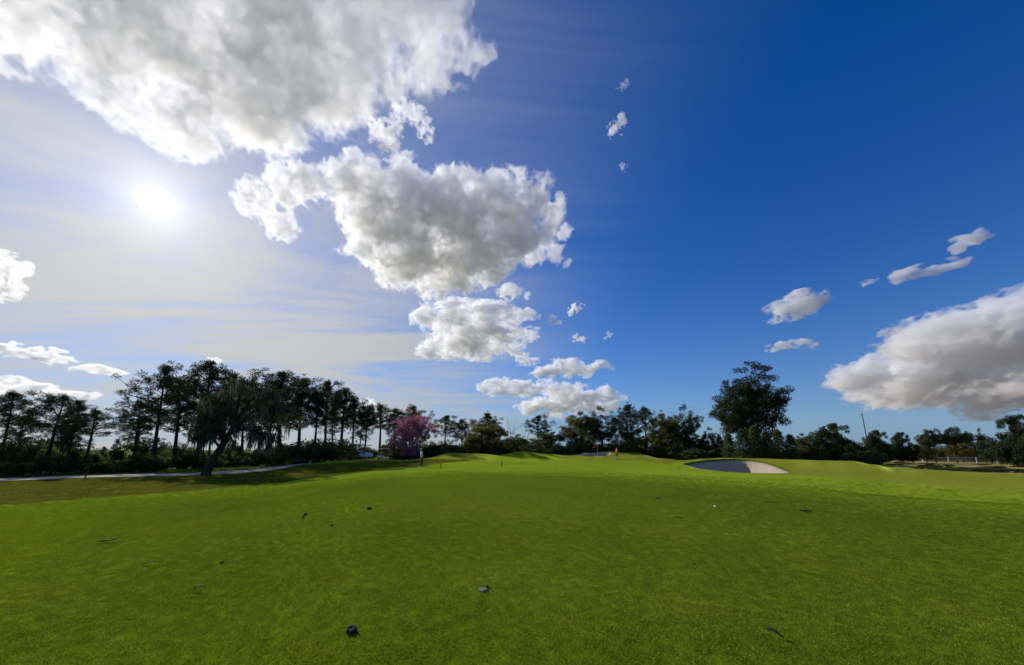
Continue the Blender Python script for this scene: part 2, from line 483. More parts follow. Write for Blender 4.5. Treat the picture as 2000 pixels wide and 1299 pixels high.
# ------------------------------------------------------------------ trees and shrubs
def leaf_material(name, c1, c2, transl=0.35, rough=0.6):
    m, t = new_mat(name)
    oi = t.n('ShaderNodeObjectInfo').outputs['Random']
    geo = t.n('ShaderNodeNewGeometry')
    n = t.noise(geo.outputs['Position'], 1.7, 3, 0.6)
    f = t.math('ADD', t.math('MULTIPLY', n, 0.8), t.math('MULTIPLY', t.math('SUBTRACT', oi, 0.5), 0.5), clamp=True)
    isl = geo.outputs['Random Per Island']
    f = t.math('ADD', f, t.math('MULTIPLY', t.math('SUBTRACT', isl, 0.5), 0.5), clamp=True)
    c = t.mix(f, c1, c2)
    d = t.n('ShaderNodeBsdfDiffuse', inp={'Color': c})
    tr = t.n('ShaderNodeBsdfTranslucent', inp={'Color': c})
    g = t.n('ShaderNodeBsdfGlossy', inp={'Color': (0.5, 0.5, 0.5, 1), 'Roughness': rough})
    mx = t.n('ShaderNodeMixShader', inp={0: transl, 1: d.outputs[0], 2: tr.outputs[0]})
    mg = t.n('ShaderNodeMixShader', inp={0: 0.03, 1: mx.outputs[0], 2: g.outputs[0]})
    t.link(mg.outputs[0], t.n('ShaderNodeOutputMaterial').inputs[0])
    return m

def bark_material(name, c1, c2):
    m, t = new_mat(name)
    geo = t.n('ShaderNodeTexCoord').outputs['Object']
    mp = t.n('ShaderNodeMapping', inp={'Vector': geo, 'Scale': (6, 6, 1.6)}).outputs[0]
    n = t.noise(mp, 1.5, 6, 0.7)
    c = t.mix(t.ramp(n, [(0.3, 0.0), (0.7, 1.0)]), c1, c2)
    b = t.n('ShaderNodeBump', inp={'Strength': 0.7, 'Distance': 0.03, 'Height': n}).outputs[0]
    t.link(t.n('ShaderNodeBsdfDiffuse', inp={'Color': c, 'Normal': b}).outputs[0], t.n('ShaderNodeOutputMaterial').inputs[0])
    return m

M_PINE = leaf_material('pine_needles', (0.026, 0.042, 0.016), (0.066, 0.084, 0.027), 0.25)
M_DARK = leaf_material('dark_leaves', (0.020, 0.034, 0.011), (0.054, 0.076, 0.019), 0.28)
M_MID = leaf_material('green_leaves', (0.036, 0.058, 0.014), (0.095, 0.120, 0.026), 0.48)
M_OLIVE = leaf_material('olive_leaves', (0.080, 0.090, 0.016), (0.190, 0.150, 0.024), 0.50)
M_GOLD = leaf_material('autumn_leaves', (0.190, 0.140, 0.016), (0.340, 0.190, 0.024), 0.50)
M_PINK = leaf_material('pink_blossom', (0.340, 0.120, 0.185), (0.530, 0.260, 0.340), 0.45)
M_PALE = leaf_material('young_leaves', (0.062, 0.092, 0.024), (0.135, 0.165, 0.046), 0.50)
M_PALM = leaf_material('palmetto_fronds', (0.045, 0.065, 0.020), (0.110, 0.130, 0.040), 0.35)
M_DRY = leaf_material('dry_weeds', (0.075, 0.048, 0.026), (0.140, 0.095, 0.050), 0.30)
M_MOSS = leaf_material('hanging_moss', (0.085, 0.090, 0.056), (0.180, 0.180, 0.115), 0.35)
M_BARK = bark_material('bark', (0.030, 0.022, 0.016), (0.085, 0.065, 0.050))
M_GREYBARK = bark_material('grey_bark', (0.16, 0.14, 0.125), (0.30, 0.28, 0.255))

class Tubes:
    def __init__(self):
        self.v, self.f, self.n = [], [], 0
    def add(self, pts, rads, sides=5):
        pts = np.asarray(pts, float); m = len(pts)
        tg = np.gradient(pts, axis=0); tg /= np.linalg.norm(tg, axis=1)[:, None] + 1e-9
        ref = np.array([0.3, 0.9, 0.1]) if abs(tg[0][2]) > 0.7 else np.array([0, 0, 1.0])
        s = np.cross(tg, ref); s /= np.linalg.norm(s, axis=1)[:, None] + 1e-9
        b = np.cross(tg, s)
        a = np.arange(sides) / sides * 2 * np.pi
        ring = pts[:, None, :] + np.asarray(rads)[:, None, None] * (np.cos(a)[None, :, None] * s[:, None, :] + np.sin(a)[None, :, None] * b[:, None, :])
        self.v.append(ring.reshape(-1, 3))
        k = np.arange(sides)
        for q in range(m - 1):
            self.f.append(np.stack([self.n + q * sides + k, self.n + q * sides + (k + 1) % sides, self.n + (q + 1) * sides + (k + 1) % sides, self.n + (q + 1) * sides + k], 1))
        self.n += m * sides
    def mesh(self, name):
        return mesh_np(name, np.concatenate(self.v), np.concatenate(self.f), smooth=True)

def bent(p0, p1, rng, n=5, sag=0.1):
    t = np.linspace(0, 1, n)[:, None]
    L = np.linalg.norm(np.subtract(p1, p0))
    p = np.asarray(p0)[None] * (1 - t) + np.asarray(p1)[None] * t
    off = rng.normal(0, 1, 3) * L * sag
    p = p + np.sin(t * np.pi) * off[None]
    p[1:-1] += rng.normal(0, 0.02 * L, (n - 2, 3))
    return p

def leaves(centres, dirs, length, width, rng, fold=0.0):
    """quads from centre points, long axis along dirs"""
    n = len(centres)
    d = dirs / (np.linalg.norm(dirs, axis=1)[:, None] + 1e-9)
    r = rng.normal(0, 1, (n, 3)); s = np.cross(d, r); s /= np.linalg.norm(s, axis=1)[:, None] + 1e-9
    L = (length * rng.uniform(0.65, 1.35, n))[:, None]; W = (width * rng.uniform(0.65, 1.35, n))[:, None]
    v = np.stack([centres - d * L * .5, centres + s * W * .5, centres + d * L * .5, centres - s * W * .5], 1)
    return v.reshape(-1, 3)

def quad_mesh(name, vs):
    v = np.concatenate(vs)
    return mesh_np(name, v, np.arange(len(v)).reshape(-1, 4))

def clump_leaves(c, rad, n, length, width, rng, radial=0.6, flat=1.0):
    p = rng.normal(0, 1, (n, 3)); p /= np.linalg.norm(p, axis=1)[:, None]
    rr = rng.uniform(0.15, 1, n) ** 0.6
    off = p * rr[:, None] * rad * np.array([1, 1, flat])
    d = p * radial + rng.normal(0, 1, (n, 3)) * (1 - radial)
    return leaves(np.asarray(c)[None] + off, d, length, width, rng)

# every kind is built one unit (metre) true to size, height H; copies share its meshes
def build_pine(seed, H, crown0=0.42, spread=0.22, nlimb=26, spire=False, lean=0.0, dens=1.0):
    rng = np.random.default_rng(seed)
    tb = Tubes()
    zz = np.linspace(-0.3, H * 0.97, 12)
    bend = rng.normal(0, 0.10, 2)
    tr = np.column_stack([bend[0] * np.sin(zz / H * 3) + lean * (zz / H) ** 2 * H, bend[1] * np.sin(zz / H * 2.4), zz])
    r0 = 0.017 * H + 0.02
    tb.add(tr, r0 * (1 - zz.clip(0) / H * 0.88), 7)
    V = []
    def at_h(z):
        return np.array([np.interp(z, zz, tr[:, 0]), np.interp(z, zz, tr[:, 1]), z])
    cl = []
    for k in range(nlimb):
        f = (k + 0.5) / nlimb
        z = H * (crown0 + (0.97 - crown0) * f)
        if spire:
            reach = H * spread * (1.0 - f) ** 0.8 + 0.15
            rise = 0.45
        else:
            prof = math.sin(min(1.0, 0.22 + 0.9 * f) * math.pi) ** 0.7
            reach = H * spread * prof * rng.uniform(0.35, 1.5) + 0.2
            rise = 0.42 + 0.55 * f
        az = k * 2.399 + rng.uniform(-0.5, 0.5)
        p0 = at_h(z)
        p1 = p0 + np.array([math.cos(az) * reach, math.sin(az) * reach, reach * rise * rng.uniform(0.3, 1.2)])
        pts = bent(p0, p1, rng, 5, 0.08)
        tb.add(pts, np.linspace(0.005 * H, 0.012, 5) * (1.1 - 0.5 * f), 4)
        cl.append((p1, rng.uniform(0.28, 0.46)))
        for q in range(int(1 + reach * 2.5)):
            t_ = rng.uniform(0.35, 0.98)
            b = pts[int(t_ * 4)] if t_ < 0.99 else pts[4]
            e = b + rng.normal(0, 1, 3) * np.array([.40, .40, .38]) * (0.45 + 0.16 * reach) + np.array([0, 0, 0.18])
            tb.add(np.array([b, (b + e) / 2 + rng.normal(0, .03, 3), e]), [0.014, 0.011, 0.007], 3)
            cl.append((e, rng.uniform(0.20, 0.38)))
    top = at_h(H * 0.96)
    for q in range(5):
        cl.append((top + rng.normal(0, 0.16, 3) + np.array([0, 0, 0.05 * q]), rng.uniform(0.24, 0.40)))
    sc = (H / 10.0) ** 0.5
    for c, r in cl:
        n = int(74 * dens * (r / 0.4) ** 1.6)
        V.append(clump_leaves(c, r * sc, n, 0.25 * sc, 0.048 * sc, rng, 0.8, 0.95))
    return tb.mesh('pine_trunk'), quad_mesh('pine_crown', V)

def build_broad(seed, H, W, base=0.25, nclump=110, leaf=0.20, per=110, trunk_r=None, lobes=6, drop=0.0, flat=0.7, gap=0.0, clump_r=0.62, stems=1):
    """round-headed tree: crown of uneven lobes over forking limbs"""
    rng = np.random.default_rng(seed)
    tb = Tubes()
    r0 = trunk_r or 0.022 * H + 0.05
    fork = np.array([rng.normal(0, .15), rng.normal(0, .15), H * base * 1.05])
    for s in range(stems):
        o = np.array([rng.normal(0, .18), rng.normal(0, .18), -0.3]) if stems > 1 else np.array([0, 0, -0.3])
        tb.add(bent(o, fork + (rng.normal(0, .2, 3) if stems > 1 else 0), rng, 5, 0.05), np.linspace(r0, r0 * 0.75, 5) / math.sqrt(stems), 7)
    lob = []
    for k in range(lobes):
        az = k / lobes * 6.283 + rng.uniform(-.5, .5)
        rr = W * 0.5 * rng.uniform(0.40, 0.62)
        lob.append((np.array([math.cos(az) * rr, math.sin(az) * rr, H * rng.uniform(base + 0.12, 0.74)]), W * rng.uniform(0.22, 0.33)))
    lob.append((np.array([rng.normal(0, .3), rng.normal(0, .3), H * 0.80]), W * 0.26))
    V = []
    lim = []
    for c, r in lob:
        pts = bent(fork, c, rng, 5, 0.10)
        tb.add(pts, np.linspace(r0 * 0.55, r0 * 0.16, 5), 5)
        lim.append((pts, c, r))
    for k in range(nclump):
        pts, c, r = lim[rng.integers(len(lim))]
        d = rng.normal(0, 1, 3); d /= np.linalg.norm(d)
        p = c + d * r * rng.uniform(0.45, 1.12) * np.array([1, 1, flat])
        p[2] = min(max(p[2], H * base * 0.85), H)
        if rng.uniform() < gap:
            continue
        b = pts[rng.integers(2, 5)]
        tb.add(bent(b, p, rng, 4, 0.10), [0.035, 0.025, 0.017, 0.008], 3)
        cr = clump_r * rng.uniform(0.65, 1.3)
        V.append(clump_leaves(p - np.array([0, 0, drop * cr]), cr, int(per * (cr / clump_r) ** 1.7), leaf, leaf * 0.55, rng, 0.35, 0.75))
    return tb.mesh('broad_trunk'), quad_mesh('broad_crown', V)

def build_bare(seed, H, W):
    rng = np.random.default_rng(seed)
    tb = Tubes()
    def grow(p, d, L, r, depth):
        e = p + d * L
        tb.add(bent(p, e, rng, 4, 0.05), np.linspace(r, r * 0.6, 4), 4 if depth < 3 else 3)
        if depth >= 5:
            return
        for k in range(rng.integers(2, 4)):
            nd = d + rng.normal(0, 0.42, 3); nd[2] = abs(nd[2]) * 0.8 + 0.22; nd /= np.linalg.norm(nd)
            grow(e, nd, L * rng.uniform(0.62, 0.85), r * 0.58, depth + 1)
    grow(np.array([0, 0, -0.3]), np.array([0, 0, 1.0]), H * 0.26, 0.10, 0)
    m = tb.mesh('bare_branches')
    co = np.zeros(len(m.vertices) * 3, dtype=np.float32); m.vertices.foreach_get('co', co); co = co.reshape(-1, 3)
    s = H / co[:, 2].max(); co *= np.array([W / max(np.ptp(co[:, 0]), 0.1), W / max(np.ptp(co[:, 1]), .1), s])
    m.vertices.foreach_set('co', co.ravel()); m.update()
    return m

def build_shrub(seed, H, W, n=34, leaf=0.16, per=70):
    rng = np.random.default_rng(seed)
    tb = Tubes(); V = []
    for k in range(n):
        az = rng.uniform(0, 6.283); rr = W * 0.5 * math.sqrt(rng.uniform(0, 1))
        z = H * (0.18 + 0.74 * rng.uniform() * (1 - (2 * rr / W) ** 2 * 0.55))
        p = np.array([math.cos(az) * rr, math.sin(az) * rr, z])
        tb.add(bent(np.array([p[0] * .25, p[1] * .25, -0.1]), p, rng, 4, 0.08), [0.03, 0.022, 0.014, 0.006], 3)
        V.append(clump_leaves(p, 0.30 * (H / 1.6) ** 0.5 * rng.uniform(0.7, 1.3), per, leaf, leaf * 0.5, rng, 0.45, 0.8))
    return tb.mesh('shrub_stems'), quad_mesh('shrub_foliage', V)

def build_palmetto(seed, H):
    rng = np.random.default_rng(seed)
    tb = Tubes(); V = []
    for k in range(16):
        az = rng.uniform(0, 6.283); el = rng.uniform(0.35, 1.3)
        L = H * rng.uniform(0.6, 1.0)
        d = np.array([math.cos(az) * math.cos(el), math.sin(az) * math.cos(el), math.sin(el)])
        e = d * L
        tb.add(np.array([[0, 0, -0.05], e * .5, e]), [0.014, 0.011, 0.008], 3)
        side = np.cross(d, [0, 0, 1]); side /= np.linalg.norm(side) + 1e-9
        upv = np.cross(side, d)
        a = np.linspace(-1.5, 1.5, 22)
        dirs = np.cos(a)[:, None] * d + np.sin(a)[:, None] * side + upv * 0.12 * rng.normal(0, 1, (22, 1)) - np.array([0, 0, .18])
        ll = 0.42 * H
        V.append(leaves(e[None] + dirs * ll * 0.5, dirs, ll, 0.055, rng))
    return tb.mesh('palmetto_stalks'), quad_mesh('palmetto_fronds', V)

def build_feather(seed, H, W):
    """dense young conifer: drooping feathery sprays in tiers"""
    rng = np.random.default_rng(seed)
    tb = Tubes(); V = []
    tb.add(np.array([[0, 0, -0.2], [0.03, 0, H * .5], [0, 0, H]]), [0.09, 0.05, 0.015], 5)
    for k in range(46):
        f = k / 46
        z = H * (0.06 + 0.92 * f)
        reach = W * 0.5 * (1 - f) ** 0.65 + 0.12
        for q in range(3):
            az = k * 2.4 + q * 2.09 + rng.uniform(-.3, .3)
            L = reach * rng.uniform(0.75, 1.15)
            pts = np.array([[0, 0, z], [math.cos(az) * L * .55, math.sin(az) * L * .55, z + 0.10 * L], [math.cos(az) * L, math.sin(az) * L, z - 0.12 * L]])
            tb.add(pts, [0.018, 0.012, 0.005], 3)
            m = 26
            t = rng.uniform(0.2, 1, m)[:, None]
            c = pts[0] * (1 - t) ** 2 + 2 * pts[1] * t * (1 - t) + pts[2] * t ** 2
            dd = np.array([math.cos(az), math.sin(az), -0.3])[None] + rng.normal(0, .5, (m, 3))
            V.append(leaves(c + rng.normal(0, .08, (m, 3)), dd, 0.26, 0.06, rng))
    return tb.mesh('feather_trunk'), quad_mesh('feather_crown', V)

def place(kind, label, cat, meshes, mats, names, u, r, scale=1.0, rz=0.0, group=None, sxy=1.0, lean=(0, 0)):
    o = empty(kind, at(u, r), rz)
    o.rotation_euler = (lean[0], lean[1], rz)
    o.scale = (scale * sxy, scale * sxy, scale)
    for me_, mt, nm in zip(meshes, mats, names):
        link_obj(nm, me_, o, mt)
    tag(o, label, cat, group)
    return o

def height_for(u, r, ytop):
    x, y = pix_ground(u, r)
    return pix_z(u, ytop, r) - ground_z(x, y)

ONES = ['first', 'second', 'third', 'fourth', 'fifth', 'sixth', 'seventh', 'eighth', 'ninth', 'tenth', 'eleventh', 'twelfth', 'thirteenth', 'fourteenth', 'fifteenth', 'sixteenth', 'seventeenth', 'eighteenth', 'nineteenth']
def ordinal(n):
    if n < 20: return ONES[n - 1]
    ten = ['twent', 'thirt', 'fort', 'fift'][n // 10 - 2]
    return ten + 'ieth' if n % 10 == 0 else ten + 'y-' + ONES[n % 10 - 1]
def number_labels(items, tail):
    """label the members of a row by their place from the left"""
    for k, (u, o) in enumerate(sorted(items, key=lambda t: t[0])):
        o['label'] = ordinal(k + 1) + ' from the left of ' + tail

rt = random.Random(77)
TC = ('trunk', 'crown')
# --- pines: five shapes, scaled to each tree
PINES = [(build_pine(101, 10, 0.42, 0.22, 40), 10), (build_pine(102, 10, 0.48, 0.20, 36), 10), (build_pine(103, 10, 0.36, 0.21, 44, dens=1.1), 10),
         (build_pine(104, 10, 0.54, 0.21, 30), 10), (build_pine(105, 10, 0.26, 0.17, 46, spire=True), 10), (build_pine(106, 10, 0.46, 0.25, 34, lean=0.04), 10)]
PINE_LIST = [  # column, top row, distance, shape, width, label
    (4, 765, 56, 3, 1.2, 'pine cut by the left edge of the picture'),
    (92, 770, 54, 5, 1.25, 'round-topped pine second from the left edge'),
    (133, 779, 48, 4, 1.0, 'narrow spire-topped pine left of the gap'),
    (168, 800, 52, 3, 1.15, 'low leaning pine right of the spire-topped pine'),
    (40, 812, 62, 1, 1.1, 'short pine behind the leftmost pines'),
    (262, 784, 55, 3, 1.0, 'pine just left of the first very tall pine'),
    (301, 712, 49, 0, 1.05, 'very tall pine left of the mossy oak, first of two'),
    (342, 742, 57, 2, 1.0, 'pine between the two very tall pines'),
    (384, 704, 51, 1, 1.05, 'tallest pine standing above the mossy oak trunk'),
    (432, 730, 55, 0, 1.0, 'pine rising over the left half of the mossy oak'),
    (474, 762, 60, 5, 1.1, 'pine behind the crown of the mossy oak'),
    (522, 738, 60, 2, 1.1, 'left one of the twin pines behind the moss'),
    (548, 727, 58, 0, 1.1, 'highest pine of the clump right of the mossy oak'),
    (584, 738, 61, 2, 1.2, 'broad pine in the clump right of the mossy oak'),
    (612, 765, 57, 1, 1.1, 'lower pine at the right shoulder of the clump'),
    (636, 744, 60, 3, 1.05, 'slender high pine standing apart right of the clump'),
    (664, 758, 62, 1, 1.05, 'pine right beside the slender high pine'),
    (688, 780, 62, 3, 1.05, 'pine stepping down right of the slender high pine'),
    (712, 796, 65, 3, 1.2, 'flat-topped pine in the descending row'),
    (741, 790, 66, 3, 1.15, 'pine with a rounded head left of the pink tree'),
    (770, 800, 68, 5, 1.15, 'pine peeping over the left of the pink tree'),
    (808, 794, 67, 0, 1.2, 'pine crown showing above the pink blossom'),
    (868, 812, 68, 3, 1.25, 'pine right of the pink tree'),
    (903, 821, 72, 5, 1.2, 'low pine between the pink tree and the yellowing tree'),
    (952, 807, 68, 2, 1.1, 'pine head rising behind the yellowing tree'),
    (1052, 812, 74, 3, 1.0, 'thin pine among the bare trees'),
    (1228, 790, 72, 2, 1.35, 'dark pine-like tree right of the broad dark oak'),
    (1262, 796, 76, 3, 1.2, 'sparse pine behind the dark middle trees'),
    (650, 800, 78, 1, 1.0, 'thin back-row pine seen between trunks, left one'),
    (702, 812, 80, 0, 1.0, 'thin back-row pine seen between trunks, right one'),
    (270, 812, 74, 2, 1.1, 'back-row pine behind the first very tall pine'),
    (118, 820, 74, 0, 1.0, 'back-row pine behind the spire-topped pine'),
    (410, 790, 72, 0, 1.1, 'back-row pine behind the tallest pine'),
]
for u, yt, r, k, wd, lab in PINE_LIST:
    (tm, cm), h0 = PINES[k]
    H = height_for(u, r, yt)
    place('pine_tree', lab, 'pine tree', (tm, cm), (M_BARK, M_PINE), TC, u, r, H / h0, rt.uniform(0, 6.28), 'pines along the course', wd * rt.uniform(0.95, 1.35), (rt.uniform(-.035, .035), rt.uniform(-.035, .035)))

# --- the leaning live oak hung with moss
def mossy_oak():
    rng = np.random.default_rng(9)
    u, r = 406, 36.5
    base = at(u, r)
    o = empty('mossy_oak', base)
    tb = Tubes()
    def P(px, py, dep=0.0):
        x, y = pix_ground(px, r + dep)
        return np.array([x - base.x, y - base.y, pix_z(px, py, r + dep) - base.z])
    trunk = np.array([P(404, 935), P(412, 908), P(424, 885), P(437, 862, .1), P(448, 838, .2), P(455, 815, .3)])
    tb.add(trunk, [0.36, 0.27, 0.24, 0.22, 0.19, 0.16], 9)
    limbs = [([P(437, 862), P(430, 840), P(418, 822), P(404, 812)], .16), ([P(448, 838), P(455, 790), P(458, 765), P(462, 745)], .15),
             ([P(445, 845), P(480, 815, -.6), P(520, 800, -1.0), P(556, 800, -1.2)], .17), ([P(455, 815), P(485, 775, .6), P(515, 762, 1), P(540, 768, 1.4)], .14),
             ([P(430, 875), P(412, 858, -.8), P(395, 845, -1.2), P(378, 842, -1.4)], .11), ([P(450, 825), P(490, 800, 1.6), P(530, 812, 2.2), P(562, 828, 2.4)], .13),
             ([P(442, 850), P(470, 838, -1.4), P(500, 842, -2), P(530, 852, -2.2)], .11), ([P(455, 812), P(440, 790, 1.2), P(425, 778, 1.8), P(412, 785, 2.2)], .11),
             ([P(424, 885), P(440, 893, -.4), P(446, 905, -.5)], .06)]
    nodes = []
    for pts, rad in limbs:
        pts = np.array(pts); t = np.linspace(0, 1, 9)
        q = np.column_stack([np.interp(t, np.linspace(0, 1, len(pts)), pts[:, k]) for k in range(3)])
        q[1:-1] += rng.normal(0, .06, (7, 3))
        tb.add(q, np.linspace(rad, rad * .3, 9), 6)
        if rad > .07:
            nodes += [p for p in q[3:]]
    V, tips = [], []
    for k in range(240):
        b = nodes[rng.integers(len(nodes))]
        e = b + rng.normal(0, 1, 3) * np.array([.75, .75, .42]) + np.array([0, 0, .15])
        tb.add(bent(b, e, rng, 4, .12), [.035, .026, .018, .008], 3)
        tips.append(e)
        V.append(clump_leaves(e, rng.uniform(.28, .5), 70, .13, .06, rng, .3, .7))
    link_obj('trunk', tb.mesh('oak_trunk'), o, M_BARK)
    link_obj('crown', quad_mesh('oak_crown', V), o, M_DARK)
    # moss: each beard a bundle of tapering strands
    sv = []
    for k in range(170):
        b = tips[rng.integers(len(tips))] if k % 3 else nodes[rng.integers(len(nodes))]
        b = b + rng.normal(0, .18, 3)
        L = rng.uniform(.45, 1.55); sw = rng.normal(0, .05, 2)
        for q in range(22):
            s0 = b + rng.normal(0, 1, 3) * np.array([.13, .13, .08])
            l = L * rng.uniform(.4, 1.0); wv = rng.uniform(.018, .04); a = rng.uniform(0, 3.14)
            wx = np.array([math.cos(a) * wv, math.sin(a) * wv, 0])
            m1 = s0 + np.array([sw[0] + rng.normal(0, .03), sw[1] + rng.normal(0, .03), -l * .5])
            e1 = s0 + np.array([sw[0] * 2, sw[1] * 2, -l])
            e1[2] = max(e1[2], 0.9)
            if m1[2] < e1[2]: m1[2] = e1[2] + .1
            sv += [s0 - wx * .6, s0 + wx * .6, m1 + wx, m1 - wx, m1 - wx, m1 + wx, e1 + wx * .15, e1 - wx * .15]
    ms = link_obj('moss', mesh_np('oak_moss', np.array(sv), np.arange(len(sv)).reshape(-1, 4)), o, M_MOSS)
    ms['label'] = 'grey beards of hanging moss'
    tag(o, 'leaning dark oak hung with grey moss beside the cart path', 'oak tree')
mossy_oak()

# --- broad-leaved trees
BR = {
    'round': build_broad(201, 8, 8, 0.12, 190, 0.18, 140, flat=0.8, clump_r=0.6),
    'oak': build_broad(202, 6, 8, 0.14, 270, 0.20, 190, flat=0.6, clump_r=0.62, lobes=8),
    'open': build_broad(203, 8, 7, 0.30, 170, 0.17, 110, flat=0.85, gap=0.15, clump_r=0.5),
    'umbrella': build_broad(204, 7, 7, 0.42, 150, 0.18, 120, flat=0.4, clump_r=0.5, lobes=7),
    'multi': build_broad(205, 7, 8, 0.15, 230, 0.16, 120, flat=0.9, clump_r=0.5, stems=3, lobes=7),
}
def broad(shape, mat, label, u, yt, r, width_px, h0, w0, name='broadleaf_tree', bark=None, cat='tree', group=None, rz=None):
    H = height_for(u, r, yt)
    W = width_px / KU * r * math.cos(math.atan2(*pix_ground(u, r))) ** 2
    s = H / h0
    return place(name, label, cat, BR[shape] if isinstance(shape, str) else shape, (bark or M_BARK, mat), TC, u, r, s, rt.uniform(0, 6.28) if rz is None else rz, group, max(0.6, W / (w0 * s)))
broad('multi', M_PINK, 'spreading tree covered in pink blossom', 803, 803, 58, 78, 7, 7.0, 'blossom_tree', M_GREYBARK)
broad('round', M_OLIVE, 'rounded yellowing tree behind the left mound', 950, 823, 61, 88, 8, 7.5, 'yellowing_tree')
broad('round', M_GOLD, 'small golden-leaved tree at the foot of the yellowing tree', 921, 848, 58.5, 36, 8, 7.5, 'golden_tree')
broad('round', M_MID, 'broad dark green tree left of the far bunker flag', 1132, 803, 72, 80, 8, 7.5)
broad('open', M_DARK, 'open-crowned dark tree directly behind the far bunker', 1176, 796, 74, 80, 8, 6.5)
broad('round', M_DARK, 'low dark tree behind the bare trees', 1068, 838, 72, 70, 8, 7.5)
broad('round', M_DARK, 'low dark tree in the gap right of the yellowing tree', 1008, 848, 72, 60, 8, 7.5)
broad('round', M_OLIVE, 'tree with yellow-green top right of the dark pine-like tree', 1298, 806, 70, 88, 8, 7.5)
broad('open', M_DARK, 'airy round tree right of the yellow-green one', 1338, 793, 73, 74, 8, 6.5)
broad('round', M_GOLD, 'small tree with golden leaves low beside the near bunker', 1285, 852, 67, 46, 8, 7.5, 'golden_tree')
broad('round', M_MID, 'bushy green tree behind the walker in orange', 1236, 832, 74, 62, 8, 7.5)
broad('oak', M_DARK, 'dark low oak in the middle distance right of the tall tree', 1640, 829, 78, 104, 6, 7.6, 'oak_tree', None, 'oak tree')
broad('oak', M_DARK, 'dark low oak left of the lake glint, nearer one', 1722, 842, 88, 52, 6, 7.6, 'oak_tree', None, 'oak tree')
broad('oak', M_DARK, 'dark low oak touching the lake glint', 1762, 846, 90, 60, 6, 7.6, 'oak_tree', None, 'oak tree')
broad('umbrella', M_DARK, 'flat-topped tree right of the lake glint', 1826, 831, 100, 46, 7, 6.6)
broad('umbrella', M_DARK, 'second flat-topped tree right of the lake glint', 1868, 827, 102, 52, 7, 6.6)
broad('open', M_DARK, 'thin dark tree between the flat-topped ones and the right edge', 1922, 838, 104, 42, 8, 6.5)
broad('oak', M_MID, 'large green tree cut by the right edge', 1985, 814, 80, 140, 6, 7.6)
broad('round', M_PALE, 'light green tree at the foot of the flat-topped trees', 1808, 850, 96, 46, 8, 7.5)
broad('round', M_MID, 'dark green bush-like tree filling the gap behind the fence', 1880, 850, 108, 90, 8, 7.5)
broad('round', M_DARK, 'dark tree filling the foot of the row left of the right edge', 1935, 856, 100, 70, 8, 7.5)
broad('round', M_MID, 'mid-height tree between the tall dark tree and the low oak', 1572, 846, 80, 60, 8, 7.5)
broad('open', M_MID, 'small tree left of the tall dark tree', 1392, 836, 72, 50, 8, 6.5)
broad('round', M_DARK, 'dark low tree right of the airy round tree', 1360, 850, 74, 62, 8, 7.5)
# the tall dark tree on the right
TALL = build_broad(206, 14, 9, 0.14, 380, 0.20, 150, flat=1.25, clump_r=0.66, lobes=11, trunk_r=0.38, gap=0.06)
broad(TALL, M_DARK, 'tallest dark full-crowned tree on the right', 1468, 708, 68, 142, 14, 8.2, 'tall_tree')
# bare trees
BARE = [build_bare(301, 9, 5), build_bare(302, 9, 6), build_bare(303, 9, 5.5)]
for u, yt, r, k, wpx, lab in [(998, 813, 76, 0, 40, 'pale bare tree right of the yellowing tree'), (1028, 816, 77, 1, 44, 'second pale bare tree from the yellowing tree'),
                              (1078, 806, 77, 2, 46, 'pale bare tree left of the broad dark green tree'), (1160, 794, 80, 1, 60, 'bare branches fanning out over the far bunker'),
                              (1336, 790, 78, 0, 60, 'bare twigs above the airy round tree'), (505, 722, 66, 2, 36, 'bare twigs rising over the mossy oak'), (458, 714, 68, 0, 22, 'thin bare twig left of the twigs over the oak')]:
    H = height_for(u, r, yt); W = wpx / KU * r
    o = empty('bare_tree', at(u, r), rt.uniform(0, 6)); o.scale = (W / 5, W / 5, H / 9)
    link_obj('branches', BARE[k], o, M_GREYBARK)
    tag(o, lab, 'bare tree', 'leafless trees')
# feathery conifers at the foot of the tall tree
FE = [build_feather(311, 4, 2.6), build_feather(312, 4, 2.2)]
for i, (u, yt, r) in enumerate([(1452, 838, 60), (1476, 832, 61), (1500, 842, 60), (1522, 838, 62), (1546, 848, 62), (1425, 846, 63)]):
    H = height_for(u, r, yt)
    ordn = ['second', 'third', 'fourth', 'fifth', 'sixth', 'first'][i]
    place('feathery_conifer', ordn + ' from the left of the feathery conifers under the tall tree', 'conifer', FE[i % 2], (M_BARK, M_PALE if i % 2 else M_MID), TC, u, r, H / 4, rt.uniform(0, 6), 'conifers under the tall tree', 1.05)

# --- shrubs, hedge and palmettos
SH = [build_shrub(401, 1.6, 2.4), build_shrub(402, 1.8, 2.0), build_shrub(403, 1.4, 2.8, 40), build_shrub(404, 2.4, 2.4, 46)]
PA = [build_palmetto(411, 1.1), build_palmetto(412, 0.9)]
SF = ('stems', 'foliage')
def shrub(name, label, k, u, r, H, W, mat, group, cat='shrub'):
    h0, w0 = [(1.6, 2.4), (1.8, 2.0), (1.4, 2.8), (2.4, 2.4)][k]
    o = place(name, label, cat, SH[k], (M_BARK, mat), SF, u, r, H / h0, rt.uniform(0, 6), group, (W / w0) / (H / h0))
    ROW.setdefault(group, []).append((u, o))
    return o
ROW = {}
G1 = 'understory bushes along the cart path'
L1 = 'one of the tangled bushes under the left pines behind the path'
for i in range(34):
    u = -20 + i * 17.0 + rt.uniform(-8, 8); r = rt.uniform(48, 56)
    shrub('understory_bush', L1, i % 4, u, r, 0.8 + 2.6 * rt.random() ** 1.8, rt.uniform(1.6, 3.0), [M_MID, M_PALE, M_DARK, M_PALE, M_MID][i % 5], G1)
